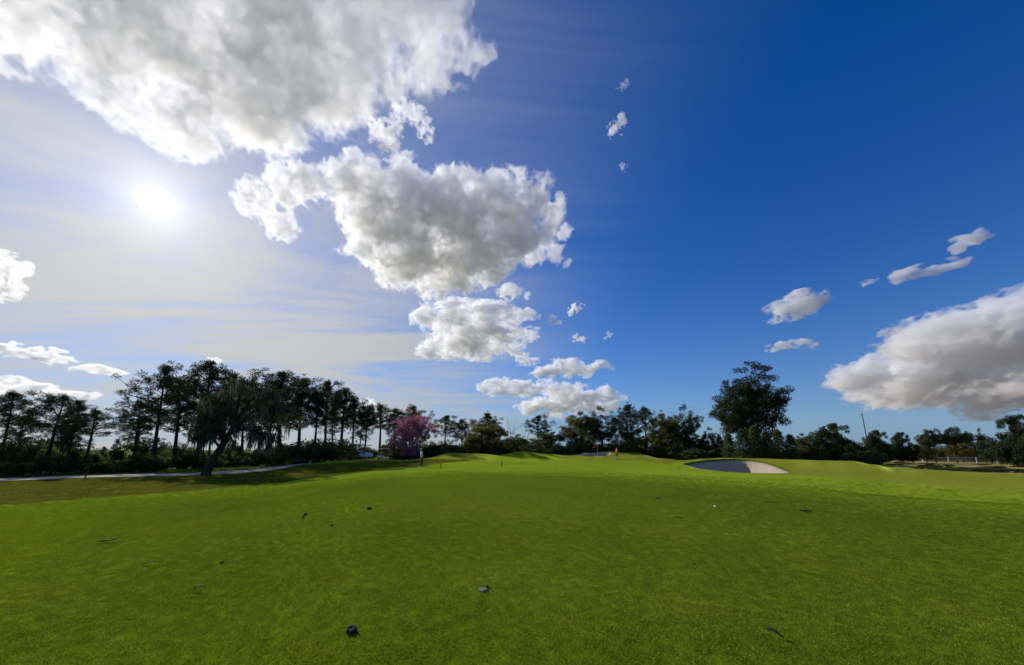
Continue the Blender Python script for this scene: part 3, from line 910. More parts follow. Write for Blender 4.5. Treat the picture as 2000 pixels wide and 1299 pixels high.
for u, r, H, W, lab in [(95, 44.5, 1.7, 2.3, 'rounded dark bush by the path at the far left'), (175, 45.2, 0.95, 3.4, 'low dark bush behind the path, left one'), (230, 45, 1.0, 3.6, 'low dark bush behind the path, right one'),
                        (290, 45, 1.6, 2.8, 'dark bush at the foot of the first very tall pine'), (20, 45, 1.1, 3.0, 'low bush at the left edge behind the path')]:
    shrub('dark_bush', lab, 0, u, r, H, W, M_DARK, 'dark bushes behind the path')
for u, r, H, W, lab in [(590, 51, 3.0, 4.6, 'left part of the dark hedge behind the shaded bank'), (625, 52, 3.2, 4.6, 'hedge bush second from the left behind the shaded bank'), (660, 54, 3.3, 4.6, 'hedge bush right of the middle behind the shaded bank'),
                        (692, 57.5, 2.8, 3.8, 'right end bush of the dark hedge over the parked cart'), (560, 50, 2.8, 4.0, 'hedge bush under the right side of the mossy oak')]:
    shrub('hedge_bush', lab, 3, u, r, H, W, M_DARK, 'dark hedge behind the shaded bank')
    
G2 = 'grassy bushes along the mounds'
L2 = 'one of the low tufted bushes lining the back of the mounds'
for i in range(40):
    u = 775 + i * 15.2 + rt.uniform(-6, 6)
    r = float(np.interp(u, [775, 860, 960, 1060, 1200, 1300, 1400], [58, 59, 62, 68, 72, 68, 62])) + rt.uniform(-1, 2)
    x, y = pix_ground(u, r)
    ytop = float(np.interp(u, [775, 830, 900, 980, 1080, 1200, 1300, 1400], [876, 870, 868, 868, 870, 868, 872, 876])) + rt.uniform(-6, 4)
    H = max(0.7, pix_z(u, ytop, r) - ground_z(x, y))
    if i % 3 == 0:
        pl = place('palmetto', 'one of the fan-leaved palmettos among the mound bushes', 'palmetto', PA[i % 2], (M_PALM, M_PALM), ('stalks', 'fronds'), u, r, H / 1.1, rt.uniform(0, 6), 'palmettos along the mounds', 1.3)
        ROW.setdefault('palmettos along the mounds', []).append((u, pl))
    else:
        shrub('mound_bush', L2, i % 3, u, r, H, rt.uniform(1.8, 2.8), [M_MID, M_DARK, M_PALE, M_DARK][i % 4], G2)
G3 = 'dark bushes below the middle trees'
L3 = 'one of the dark bushes filling the gaps below the middle trees'
for i in range(34):
    u = 770 + i * 19.0 + rt.uniform(-8, 8); r = rt.uniform(74, 80)
    shrub('filler_bush', L3, 3, u, r, rt.uniform(2.6, 4.2), rt.uniform(3.4, 5.0), M_DARK if i % 3 else M_MID, G3)
G4 = 'bushes at the foot of the right trees'
L4 = 'one of the bushes at the foot of the right-hand trees'
for i in range(26):
    u = 1400 + i * 12.5 + rt.uniform(-6, 6); r = rt.uniform(64, 80)
    shrub('foot_bush', L4, i % 4, u, r, rt.uniform(1.4, 2.6), rt.uniform(2.2, 3.4), [M_DARK, M_MID][i % 2], G4)
G5 = 'weeds in the brown field'
L5 = 'one of the dry weed clumps in the brown field'
for i in range(28):
    u = 1745 + rt.uniform(0, 260); r = rt.uniform(49, 90)
    shrub('weed_clump', L5, i % 3, u, r, rt.uniform(0.18, 0.40), rt.uniform(1.0, 2.2), [M_DRY, M_OLIVE, M_DRY][i % 3], G5, 'weed')
G6 = 'far bushes closing the right horizon'
L6 = 'one of the far bushes along the horizon behind the fence'
for i in range(22):
    u = 1700 + i * 15 + rt.uniform(-6, 6); r = rt.uniform(112, 135)
    if 1772 < u < 1800: continue
    shrub('far_bush', L6, 3, u, r, rt.uniform(2.2, 3.6), rt.uniform(4, 6.5), M_DARK, G6)
G7 = 'far bushes behind the left pines'
for i in range(40):
    u = -30 + i * 20 + rt.uniform(-10, 10); r = rt.uniform(78, 95)
    if 190 < u < 250: continue
    shrub('back_bush', 'one of the bushes far behind the left pine trunks', 3, u, r, 1.4 + 2.4 * rt.random() ** 1.5, rt.uniform(2.6, 4.6), M_DARK if i % 2 else M_MID, G7)

young = []
for i in range(9):
    u = 6 + i * 38 + rt.uniform(-8, 8); r = rt.uniform(50, 64)
    (tm, cm), h0 = PINES[(4, 0, 3)[i % 3]]
    H = rt.uniform(1.9, 3.4)
    young.append((u, place('young_pine', 'x', 'pine tree', (tm, cm), (M_BARK, M_MID if i % 2 else M_PINE), TC, u, r, H / h0, rt.uniform(0, 6.28), 'young pines in the understory', rt.uniform(0.9, 1.3))))
number_labels(young, 'the young pines standing in the left understory')
for g, tail in ((G1, 'the tangled bushes under the left pines'), (G2, 'the low tufted bushes lining the back of the mounds'), ('palmettos along the mounds', 'the fan-leaved palmettos behind the mounds'),
                (G3, 'the dark bushes filling gaps below the middle trees'), (G4, 'the bushes at the foot of the right trees'), (G5, 'the dry weed clumps in the brown field'),
                (G6, 'the far bushes along the horizon behind the fence'), (G7, 'the bushes far behind the left pine trunks')):
    number_labels(ROW[g], tail)
# ------------------------------------------------------------------ small things
def plain(name, c, rough=0.6, metal=0.0, var=0.15, scale=9.0):
    m, t = new_mat(name)
    n = t.noise(t.n('ShaderNodeTexCoord').outputs['Object'], scale, 4, 0.6)
    cc = t.mix(n, tuple(v * (1 - var) for v in c), tuple(min(1, v * (1 + var)) for v in c))
    b = t.n('ShaderNodeBsdfPrincipled', inp={'Base Color': cc, 'Roughness': rough, 'Metallic': metal})
    t.link(b.outputs[0], t.n('ShaderNodeOutputMaterial').inputs[0])
    return m
M_WHITE = plain('white_paint', (0.72, 0.72, 0.70), 0.5)
M_BLACK = plain('black_rubber', (0.02, 0.02, 0.022), 0.6)
M_FENCE = plain('worn_white_paint', (0.50, 0.49, 0.46), 0.7)
M_WOOD = plain('weathered_wood', (0.085, 0.065, 0.045), 0.85)
M_STAKE = plain('dark_stake', (0.045, 0.035, 0.028), 0.8)
M_RED = plain('red_cloth', (0.50, 0.02, 0.05), 0.8)
M_SKIN = plain('skin', (0.45, 0.28, 0.20), 0.55, var=0.08)
M_SHIRTW = plain('white_shirt', (0.78, 0.77, 0.74), 0.85, var=0.06)
M_SHIRTO = plain('orange_shirt', (0.72, 0.16, 0.06), 0.85, var=0.08)
M_NAVY = plain('dark_trousers', (0.018, 0.019, 0.026), 0.85)
M_KHAKI = plain('dark_shorts', (0.05, 0.045, 0.04), 0.85)
M_CAPW = plain('cap_white', (0.70, 0.70, 0.68), 0.8)
M_HAIR = plain('dark_hair', (0.03, 0.02, 0.015), 0.7)
M_SEAT = plain('cream_vinyl', (0.45, 0.40, 0.32), 0.5)
M_METAL = plain('grey_metal', (0.35, 0.35, 0.36), 0.35, 0.9)
M_SOIL = plain('dark_soil', (0.022, 0.017, 0.014), 0.9, var=0.5, scale=30)
M_LEAFD = plain('dead_leaf', (0.045, 0.034, 0.026), 0.8, var=0.4, scale=40)
M_ASH = plain('pale_divot_sand', (0.17, 0.16, 0.12), 0.9, var=0.4, scale=40)

def bm_obj(name, bm, mat, parent=None, bevel=0.0, smooth=False):
    me_ = bpy.data.meshes.new(name)
    bm.to_mesh(me_); bm.free()
    if smooth:
        me_.polygons.foreach_set('use_smooth', [True] * len(me_.polygons))
    o = link_obj(name, me_, parent, mat)
    if bevel:
        b = o.modifiers.new('bevel', 'BEVEL'); b.width = bevel; b.segments = 2
    return o

def add_box(bm, c, s, rot=None):
    m = Matrix.Translation(c)
    if rot is not None: m = m @ rot.to_matrix().to_4x4()
    bmesh.ops.create_cube(bm, size=1.0, matrix=m @ Matrix.Diagonal((*s, 1)))

def add_cyl(bm, p0, p1, r0, r1=None, seg=12):
    p0, p1 = Vector(p0), Vector(p1); d = p1 - p0
    q = d.to_track_quat('Z', 'Y').to_matrix().to_4x4()
    bmesh.ops.create_cone(bm, cap_ends=True, segments=seg, radius1=r0, radius2=r0 if r1 is None else r1, depth=d.length, matrix=Matrix.Translation((p0 + p1) / 2) @ q)

def skin_mesh(name, joints, edges, mat, parent, sub=2, root=0):
    """continuous surface grown round a skeleton: joints (x, y, z, rx, ry)"""
    me_ = bpy.data.meshes.new(name)
    me_.from_pydata([j[:3] for j in joints], edges, [])
    o = link_obj(name, me_, parent, mat)
    md = o.modifiers.new('skin', 'SKIN'); md.use_smooth_shade = True
    sv = me_.skin_vertices[0].data if me_.skin_vertices else None
    if sv is None:
        bm = bmesh.new(); bm.from_mesh(me_); bm.verts.layers.skin.verify(); bm.to_mesh(me_); bm.free()
        sv = me_.skin_vertices[0].data
    for k, j in enumerate(joints):
        sv[k].radius = (j[3], j[4]); sv[k].use_root = (k == root)
    s = o.modifiers.new('sub', 'SUBSURF'); s.levels = sub; s.render_levels = sub
    return o

def person(label, u, r, rz, shirt, legs_mat, cap_mat, stride, bend, shorts=False):
    """figure facing local -Y; stride: half step length, bend: forward lean"""
    o = empty('person', at(u, r), rz)
    hip = 0.92
    sh_y = -bend
    # body: head, neck, arms, hands and legs as one skin
    J = [(0, 0, hip, .13, .10), (0, sh_y * .5, 1.18, .12, .09), (0, sh_y, 1.40, .14, .085), (0, sh_y - .01, 1.50, .052, .052), (0, sh_y - .03, 1.58, .075, .088), (0, sh_y - .035, 1.67, .072, .088), (0, sh_y - .03, 1.73, .045, .055)]
    E = [(0, 1), (1, 2), (2, 3), (3, 4), (4, 5), (5, 6)]
    def add(p, a):
        J.append(p); E.append((a, len(J) - 1)); return len(J) - 1
    for s in (-1, 1):
        sw = s * stride
        a = add((s * .17, sh_y, 1.395, .058, .055), 2)
        b = add((s * .225, sh_y - sw * .25 + .03, 1.13, .042, .040), a)
        c_ = add((s * .235, sh_y - sw * .45 - .03, .90, .030, .027), b)
        h = add((s * .235, sh_y - sw * .47 - .045, .84, .034, .020), c_)
        for q, (dx, ln) in enumerate(((-.026, .075), (-.009, .088), (.009, .084), (.024, .066))):
            f1 = add((s * .235 + s * .0, sh_y - sw * .47 - .045 + dx, .79, .0095, .0085), h)
            add((s * .225, sh_y - sw * .47 - .045 + dx, .79 - ln * .7, .008, .007), f1)
        t1 = add((s * .222, sh_y - sw * .47 - .080, .815, .010, .009), h)
        add((s * .212, sh_y - sw * .47 - .092, .780, .009, .008), t1)
        k0 = add((s * .09, 0, hip - .06, .085, .085), 0)
        k1 = add((s * .10, -sw * .55 - .02, .50, .056, .058), k0)
        k2 = add((s * .10, -sw + (.05 if sw < 0 else .0), .10, .036, .038), k1)
        add((s * .11, -sw - .13 + (.05 if sw < 0 else .0), .035, .038, .028), k2)
    skin_mesh('body', J, E, M_SKIN, o, 2)
    # nose and ears
    bm = bmesh.new()
    bmesh.ops.create_uvsphere(bm, u_segments=8, v_segments=6, radius=.017, matrix=Matrix.Translation((0, sh_y - .135, 1.625)) @ Matrix.Diagonal((.8, 1.2, 1.4, 1)))
    bm_obj('nose', bm, M_SKIN, o, smooth=True)
    for s in (-1, 1):
        bm = bmesh.new(); bmesh.ops.create_uvsphere(bm, u_segments=8, v_segments=6, radius=.03, matrix=Matrix.Translation((s * .078, sh_y - .02, 1.63)) @ Matrix.Diagonal((.4, .7, 1, 1)))
        bm_obj('ear', bm, M_SKIN, o, smooth=True)
        bm = bmesh.new(); bmesh.ops.create_uvsphere(bm, u_segments=8, v_segments=6, radius=.012, matrix=Matrix.Translation((s * .03, sh_y - .115, 1.645)))
        bm_obj('eye', bm, M_BLACK, o, smooth=True)
    # hair and cap
    bm = bmesh.new(); bmesh.ops.create_uvsphere(bm, u_segments=16, v_segments=10, radius=.095, matrix=Matrix.Translation((0, sh_y - .012, 1.67)) @ Matrix.Diagonal((.88, 1.02, .95, 1)))
    bmesh.ops.delete(bm, geom=[v for v in bm.verts if v.co.z < 1.60 or (v.co.y < sh_y - .06 and v.co.z < 1.67)], context='VERTS')
    bm_obj('hair', bm, M_HAIR, o, smooth=True)
    bm = bmesh.new(); bmesh.ops.create_uvsphere(bm, u_segments=16, v_segments=10, radius=.106, matrix=Matrix.Translation((0, sh_y - .025, 1.68)) @ Matrix.Diagonal((.9, 1.03, .95, 1)))
    bmesh.ops.delete(bm, geom=[v for v in bm.verts if v.co.z < 1.685], context='VERTS')
    add_box(bm, (0, sh_y - .165, 1.69), (.13, .12, .012))
    bm_obj('cap', bm, cap_mat, o, smooth=True)
    # shirt
    SJ = [(0, 0, hip - .04, .165, .125), (0, sh_y * .5, 1.18, .155, .115), (0, sh_y, 1.385, .17, .105), (0, sh_y, 1.455, .075, .07)]
    SE = [(0, 1), (1, 2), (2, 3)]
    for s in (-1, 1):
        sw = s * stride
        SJ.append((s * .175, sh_y, 1.39, .075, .072)); SE.append((2, len(SJ) - 1))
        SJ.append((s * .218, sh_y - sw * .2 + .02, 1.17, .066, .064)); SE.append((len(SJ) - 2, len(SJ) - 1))
    skin_mesh('shirt', SJ, SE, shirt, o, 2)
    # trousers
    TJ = [(0, 0, hip + .02, .155, .122)]; TE = []
    for s in (-1, 1):
        sw = s * stride
        TJ.append((s * .09, 0, hip - .10, .105, .105)); TE.append((0, len(TJ) - 1))
        TJ.append((s * .10, -sw * .55 - .02, .50, .080, .080)); TE.append((len(TJ) - 2, len(TJ) - 1))
        if not shorts:
            TJ.append((s * .10, -sw + (.05 if sw < 0 else 0), .09, .062, .066)); TE.append((len(TJ) - 2, len(TJ) - 1))
    skin_mesh('shorts' if shorts else 'trousers', TJ, TE, legs_mat, o, 2)
    for s in (-1, 1):
        sw = s * stride; yy = -sw + (.05 if sw < 0 else 0)
        skin_mesh('shoe', [(s * .10, yy + .04, .045, .045, .045), (s * .105, yy - .08, .042, .046, .040), (s * .112, yy - .17, .032, .040, .028)], [(0, 1), (1, 2)], M_BLACK if not shorts else M_WHITE, o, 2)
    tag(o, label, 'person')
    return o
person('person in white shirt, white cap and dark trousers standing by the mound', 824, 38.5, R(-60), M_SHIRTW, M_NAVY, M_CAPW, 0.05, 0.03)
person('person in an orange shirt and dark shorts walking past the far bunker', 1204, 58.5, R(95), M_SHIRTO, M_KHAKI, M_RED, 0.26, 0.05, True)

# --- flag on the green
p = at(1167, 59.5)
fl = empty('golf_flag', p)
bm = bmesh.new(); add_cyl(bm, (0, 0, -.1), (0, 0, 2.15), .016, .012, 10); bm_obj('flagstick', bm, M_WHITE, fl)
n = 14; V = []; F = []
for i in range(n + 1):
    for j in range(7):
        x = -i / n * 0.62; V.append((x, .05 * math.sin(i * .8 + j * .2) * (i / n), 2.12 - j / 6 * .48 - .10 * (i / n)))
for i in range(n):
    for j in range(6):
        F.append((i * 7 + j, i * 7 + j + 1, (i + 1) * 7 + j + 1, (i + 1) * 7 + j))
cl_ = link_obj('flag_cloth', mesh_np('flag_cloth', V, F, True), fl, M_RED)
so = cl_.modifiers.new('thick', 'SOLIDIFY'); so.thickness = .006
bm = bmesh.new(); add_cyl(bm, (0, 0, .0), (0, 0, .02), .06, .054, 16); bm_obj('cup_rim', bm, M_WHITE, fl)
tag(fl, 'red flag on a thin stick beside the far bunker', 'flag')

# --- short marker stakes
def stake(u, r, h, label, tilt=0.0):
    o = empty('marker_stake', at(u, r), rt.uniform(0, 3))
    o.rotation_euler.x = tilt
    bm = bmesh.new()
    add_cyl(bm, (0, 0, -.1), (0, 0, h - .05), .036, .034, 8); add_cyl(bm, (0, 0, h - .05), (0, 0, h), .034, .016, 8)
    bm_obj('post', bm, M_STAKE, o)
    bm = bmesh.new(); add_cyl(bm, (0, 0, h * .72), (0, 0, h * .80), .039, .039, 8)
    bm_obj('band', bm, M_WOOD, o)
    tag(o, label, 'stake', 'short stakes along the mounds')
stake(728, 33.5, .58, 'short dark stake at the right end of the shaded bank')
stake(862, 34.5, .48, 'short dark stake at the tip of the standing person\'s shadow')
stake(980, 34.5, .44, 'short dark stake on the small hump right of the standing person')
stake(514, 25.0, .62, 'short dark stake in the shaded hollow, right one of two')
stake(484, 25.5, .60, 'short dark stake in the shaded hollow, left one of two')
stake(173, 36.8, .50, 'tilted stake at the edge of the cart path', 0.25)
stake(590, 39.0, .45, 'short dark stake at the far end of the shaded hollow')

# --- golf ball, clods, leaves and divots on the near fairway
def ground_pick(x, y):
    """ground point seen at a pixel of the photograph"""
    d = pix_dir(x, y); t0 = 1.0
    for k in range(4000):
        q = d * t0
        if CAM_Z + q.z <= ground_z(q.x, q.y): break
        t0 *= 1.004
    return Vector((q.x, q.y, ground_z(q.x, q.y)))

bm = bmesh.new(); bmesh.ops.create_icosphere(bm, subdivisions=4, radius=.0225)
bm.normal_update()
for v in bm.verts:
    a = v.co.normalized()
    v.co *= 1 - .012 * max(0, math.sin(a.x * 26) * math.sin(a.y * 26) * math.sin(a.z * 26 + 1.5)) * 2
gb = bm_obj('golf_ball', bm, plain('ball_white', (0.85, 0.85, 0.83), 0.35, var=0.03), smooth=True)
gb.location = ground_pick(1397, 992) + Vector((0, 0, .030)); gb.scale = (1.25,) * 3
tag(gb, 'white golf ball lying on the fairway', 'golf ball')

def clod(label, x, y, size, flat, seed, mat=None):
    rng = random.Random(seed)
    bm = bmesh.new(); bmesh.ops.create_icosphere(bm, subdivisions=3, radius=1.0)
    ph = [rng.uniform(0, 6) for _ in range(9)]
    for v in bm.verts:
        a = v.co.copy()
        f = 1 + .22 * math.sin(a.x * 3.1 + ph[0]) * math.sin(a.y * 2.7 + ph[1]) + .16 * math.sin(a.x * 6 + ph[2] + a.z * 5) + .10 * math.sin(a.y * 11 + ph[3]) * math.sin(a.z * 9 + ph[4]) + rng.uniform(-.06, .06)
        v.co = a * f
    bmesh.ops.scale(bm, vec=(size * rng.uniform(.85, 1.2), size * rng.uniform(.8, 1.0), size * flat), verts=bm.verts)
    o = bm_obj('dirt_clod', bm, mat or M_SOIL)
    o.location = ground_pick(x, y) + Vector((0, 0, size * flat * .55 + .004)); o.rotation_euler.z = rng.uniform(0, 6)
    tag(o, label, 'clod', 'dark clods on the grass')
clod('largest dark clod on the near grass', 686, 1236, .046, .7, 1)
clod('dark clod nearest the brow of the hill, rightmost of three', 721, 995, .060, .45, 2)
clod('dark clod leftmost of three near the brow, upper lump', 596, 1007, .042, .6, 3)
clod('dark clod leftmost of three near the brow, lower lump', 592, 1012, .034, .6, 4)
clod('small dark clod between the other clods near the brow', 647, 1028, .033, .55, 5)
clod('tiny dark clod alone on the left near grass', 433, 1101, .025, .6, 6)
clod('flat dark clod left of the golf ball further up the fairway', 1285, 974, .085, .22, 7)
clod('pale crumbled divot in the middle of the near grass', 944, 1154, .05, .22, 8, M_ASH)
clod('dark lump beside the pale crumbled divot', 950, 1149, .028, .5, 9)

def dead_leaf(label, x, y, L, W, rz, seed):
    rng = random.Random(seed); V = []; F = []; n = 12
    for i in range(n + 1):
        t_ = i / n; w_ = W * .5 * math.sin(math.pi * min(.98, t_ * .92 + .06)) ** .8
        for s in (-1, -.5, 0, .5, 1):
            V.append(((t_ - .5) * L, s * w_ + .05 * L * math.sin(t_ * 4), .012 + .018 * math.sin(t_ * 3.1 + seed) + abs(s) ** 1.6 * W * .30))
    for i in range(n):
        for j in range(4):
            F.append((i * 5 + j, i * 5 + j + 1, (i + 1) * 5 + j + 1, (i + 1) * 5 + j))
    o = link_obj('dead_leaf', mesh_np('dead_leaf', V, F, True), mat=M_LEAFD)
    sd = o.modifiers.new('thick', 'SOLIDIFY'); sd.thickness = .003
    o.location = ground_pick(x, y) + Vector((0, 0, .022)); o.rotation_euler.z = rz
    tag(o, label, 'leaf', 'dead leaves on the grass')
dead_leaf('dark curled leaf at the bottom right of the near grass', 1514, 1247, .135, .05, R(-40), 1)
dead_leaf('dark leaf lying right of the golf ball', 1573, 1001, .34, .10, R(10), 2)
dead_leaf('faint dark twig-like leaf above and right of the golf ball', 1506, 983, .30, .05, R(-22), 3)
dead_leaf('dark leaf on the left fairway slope', 210, 1060, .26, .06, R(25), 4)
dead_leaf('thin dark leaf on the left grass below the slope leaf', 290, 1105, .16, .03, R(20), 5)
dead_leaf('dark leaf flat on the left middle grass', 386, 1155, .11, .03, R(15), 6)
dead_leaf('small dark leaf just below the brow in the middle', 1326, 1016, .18, .05, R(5), 7)

# --- golf carts
def golf_cart(u, r, rz, label):
    o = empty('golf_cart', at(u, r), rz)
    bm = bmesh.new()
    add_box(bm, (0, 0, .42), (1.12, 2.2, .14)); add_box(bm, (0, -.95, .62), (1.08, .42, .42)); add_box(bm, (0, .62, .60), (1.10, .95, .34)); add_box(bm, (0, -.72, .86), (1.0, .10, .18))
    bm_obj('body', bm, M_WHITE, o, .05)
    bm = bmesh.new(); add_box(bm, (0, .28, .83), (1.02, .46, .14)); add_box(bm, (0, .56, 1.05), (1.02, .12, .42), Quaternion((1, 0, 0), R(-12)))
    bm_obj('seat', bm, M_SEAT, o, .04)
    bm = bmesh.new(); add_box(bm, (0, .05, 1.86), (1.16, 1.75, .06)); add_box(bm, (0, .05, 1.90), (.98, 1.5, .05))
    bm_obj('roof', bm, M_WHITE, o, .025)
    for sx in (-1, 1):
        for y0, y1 in ((-.78, -.66), (.82, .74)):
            bm = bmesh.new(); add_cyl(bm, (sx * .50, y0, .78), (sx * .50, y1, 1.85), .018, .018, 8); bm_obj('roof_post', bm, M_METAL, o)
        for y in (-.82, .78):
            bm = bmesh.new(); add_cyl(bm, (sx * .46, y, .23), (sx * .62, y, .23), .23, .23, 24); wh = bm_obj('wheel', bm, M_BLACK, o, .03)
            bm = bmesh.new(); add_cyl(bm, (sx * .615, y, .23), (sx * .630, y, .23), .125, .10, 16); bm_obj('rim', bm, M_METAL, wh)
    bm = bmesh.new(); add_cyl(bm, (-.25, -.62, .85), (-.25, -.36, 1.08), .02, .02, 8)
    a = Matrix.Translation((-.25, -.34, 1.10)) @ Matrix.Rotation(R(-45), 4, 'X')
    for k in range(20):
        t0, t1 = k / 20 * 6.283, (k + 1) / 20 * 6.283
        add_cyl(bm, a @ Vector((math.cos(t0) * .17, math.sin(t0) * .17, 0)), a @ Vector((math.cos(t1) * .17, math.sin(t1) * .17, 0)), .014, .014, 6)
    bm_obj('steering_wheel', bm, M_BLACK, o)
    bm = bmesh.new(); add_box(bm, (0, -.72, 1.35), (.98, .01, .85), Quaternion((1, 0, 0), R(-5)))
    gm_, t = new_mat('windscreen'); g = t.n('ShaderNodeBsdfGlass', inp={'Roughness': 0.02, 'IOR': 1.1}); t.link(g.outputs[0], t.n('ShaderNodeOutputMaterial').inputs[0])
    bm_obj('windscreen', bm, gm_, o)
    tag(o, label, 'golf cart', 'parked golf carts')
golf_cart(710, 54.0, R(70), 'golf cart parked in the dark shade of the hedge')
golf_cart(752, 63.0, R(95), 'white golf cart half hidden behind the mound left of the pink tree')

# --- white rail fence at the right
def rail_fence(pts, label):
    o = empty('rail_fence', at(*pts[0]))
    b0 = o.location.copy()
    P_ = [at(u, r) - b0 for u, r in pts]
    posts = []
    for a, b in zip(P_[:-1], P_[1:]):
        L = (b - a).length; k = max(1, round(L / 2.6))
        for q in range(k):
            v = a.lerp(b, q / k); w_ = b0 + v
            posts.append(Vector((v.x, v.y, ground_z(w_.x, w_.y) - b0.z)))
    posts.append(P_[-1])
    for q, v in enumerate(posts):
        bm = bmesh.new(); add_box(bm, v + Vector((0, 0, .45)), (.11, .11, 1.1)); bm_obj('post', bm, M_FENCE, o, .01)
        if q:
            for z in (.34, .62, .90):
                bm = bmesh.new(); pa, pb = posts[q - 1] + Vector((0, 0, z)), v + Vector((0, 0, z)); d = pb - pa
                add_box(bm, (pa + pb) / 2, (d.length - .115, .04, .10), d.to_track_quat('X', 'Z')); bm_obj('rail', bm, M_FENCE, o)
    tag(o, label, 'fence')
rail_fence([(1690, 88), (1712, 96), (1745, 100), (1800, 100), (1850, 101), (1905, 103), (1945, 104)], 'white rail fence across the brown field at the right')

# --- leaning utility pole
up_ = empty('utility_pole', at(1699, 125), R(20))
Hp = height_for(1699, 125, 806)
up_.rotation_euler = (0, R(-3.0), R(0))
bm = bmesh.new(); add_cyl(bm, (0, 0, -.5), (0, 0, Hp), .13, .085, 12); bm_obj('pole', bm, M_WOOD, up_)
for z in (Hp - .45,):
    bm = bmesh.new(); add_box(bm, (0, .13, z), (1.5, .08, .09)); ca = bm_obj('crossarm', bm, M_WOOD, up_)
    for x in (-.66, -.33, .33, .66):
        bm = bmesh.new(); add_cyl(bm, (x, .13, z + .06), (x, .13, z + .16), .03, .03, 8); add_cyl(bm, (x, .13, z + .16), (x, .13, z + .27), .07, .04, 10)
        bm_obj('insulator', bm, M_METAL, ca)
tag(up_, 'leaning dark utility pole behind the low oaks', 'utility pole')

# ------------------------------------------------------------------ short turf blades on the fairway
def grass_tuft(seed, nb, rad, h, wdt):
    rng = np.random.default_rng(seed); V = []; F = []
    for k in range(nb):
        a, q = rng.uniform(0, 6.283), rad * math.sqrt(rng.uniform())
        b = np.array([math.cos(a) * q, math.sin(a) * q, -0.004])
        d = rng.uniform(0, 6.283); ln = rng.uniform(.25, 1.1); hh = h * rng.uniform(.55, 1.2)
        tip = b + np.array([math.cos(d) * ln * hh, math.sin(d) * ln * hh, hh])
        mid = b * .5 + tip * .5 + np.array([0, 0, hh * .12])
        s = np.array([-math.sin(d), math.cos(d), 0]) * wdt * rng.uniform(.7, 1.2)
        i = len(V); V += [b - s * .5, b + s * .5, mid + s * .42, mid - s * .42, tip]
        F += [(i, i + 1, i + 2, i + 3), (i + 3, i + 2, i + 4, i + 4)]
    V = np.array(V); me_ = bpy.data.meshes.new('grass_tuft')
    me_.from_pydata(V.tolist(), [], [f if f[2] != f[3] else f[:3] for f in F])
    return me_
m_gr, t = new_mat('grass_blades')
geo = t.n('ShaderNodeNewGeometry')
n_big = t.noise(geo.outputs['Position'], 0.13, 4, 0.55, 0.6); n_mid = t.noise(geo.outputs['Position'], 0.75, 2, 0.5)
oi = t.n('ShaderNodeObjectInfo').outputs['Random']
c = t.mix(t.ramp(n_big, [(0.36, 0.0), (0.62, 1.0)]), (0.084, 0.150, 0.0028), (0.156, 0.222, 0.0046))
c = t.mix(t.math('MULTIPLY', t.ramp(n_mid, [(0.42, 0.0), (0.75, 1.0)]), 0.6), c, (0.190, 0.222, 0.0070))
c = t.mix(t.math('MULTIPLY', oi, 0.5), c, (0.105, 0.155, 0.0046))
c = t.mix(t.ramp(geo.outputs['Random Per Island'], [(0.90, 0.0), (0.97, 0.7)]), c, (0.26, 0.23, 0.08))
d = t.n('ShaderNodeBsdfDiffuse', inp={'Color': c}); tr = t.n('ShaderNodeBsdfTranslucent', inp={'Color': c}); g = t.n('ShaderNodeBsdfGlossy', inp={'Color': (0.62, 0.72, 0.20, 1), 'Roughness': 0.5})
mx = t.n('ShaderNodeMixShader', inp={0: 0.6, 1: d.outputs[0], 2: tr.outputs[0]})
mg = t.n('ShaderNodeMixShader', inp={0: 0.045, 1: mx.outputs[0], 2: g.outputs[0]})
t.link(mg.outputs[0], t.n('ShaderNodeOutputMaterial').inputs[0])
tuft = bpy.data.objects.new('grass_tuft', grass_tuft(5, 96, 0.088, 0.0145, 0.0040)); tuft.data.materials.append(m_gr)

rng = np.random.default_rng(3)
Rmax = 28.0
px_l, py_l = [], []
rad_ = 2.2
while rad_ < Rmax:                                        # even rows, jittered
    sp = 0.070 * (1 + 0.9 * float(smooth((rad_ - 9) / 20)))
    m = int(2.06 * rad_ / sp)
    a_ = np.linspace(-1.03, 1.03, m) + rng.uniform(-.5, .5, m) * sp / rad_
    q_ = rad_ + rng.uniform(-.5, .5, m) * sp
    px_l.append(np.sin(a_) * q_); py_l.append(np.cos(a_) * q_)
    rad_ += sp
gx, gy = np.concatenate(px_l), np.concatenate(py_l); rr = np.hypot(gx, gy); nn_ = len(gx)
keep = (rng.uniform(0, 1, nn_) < 1 - smooth((rr - 15) / 13)) & (signed_dist(gx, gy, OUT_A) < -0.05)
ew_ = np.interp(u_of(gx, gy), [600, 1200], [0.8, 4.5])
keep &= rng.uniform(0, 1, nn_) < 1 - smooth((rr - np.interp(u_of(gx, gy), EDGE_U, EDGE_R) + ew_) / (2 * ew_))
gx, gy = gx[keep], gy[keep]

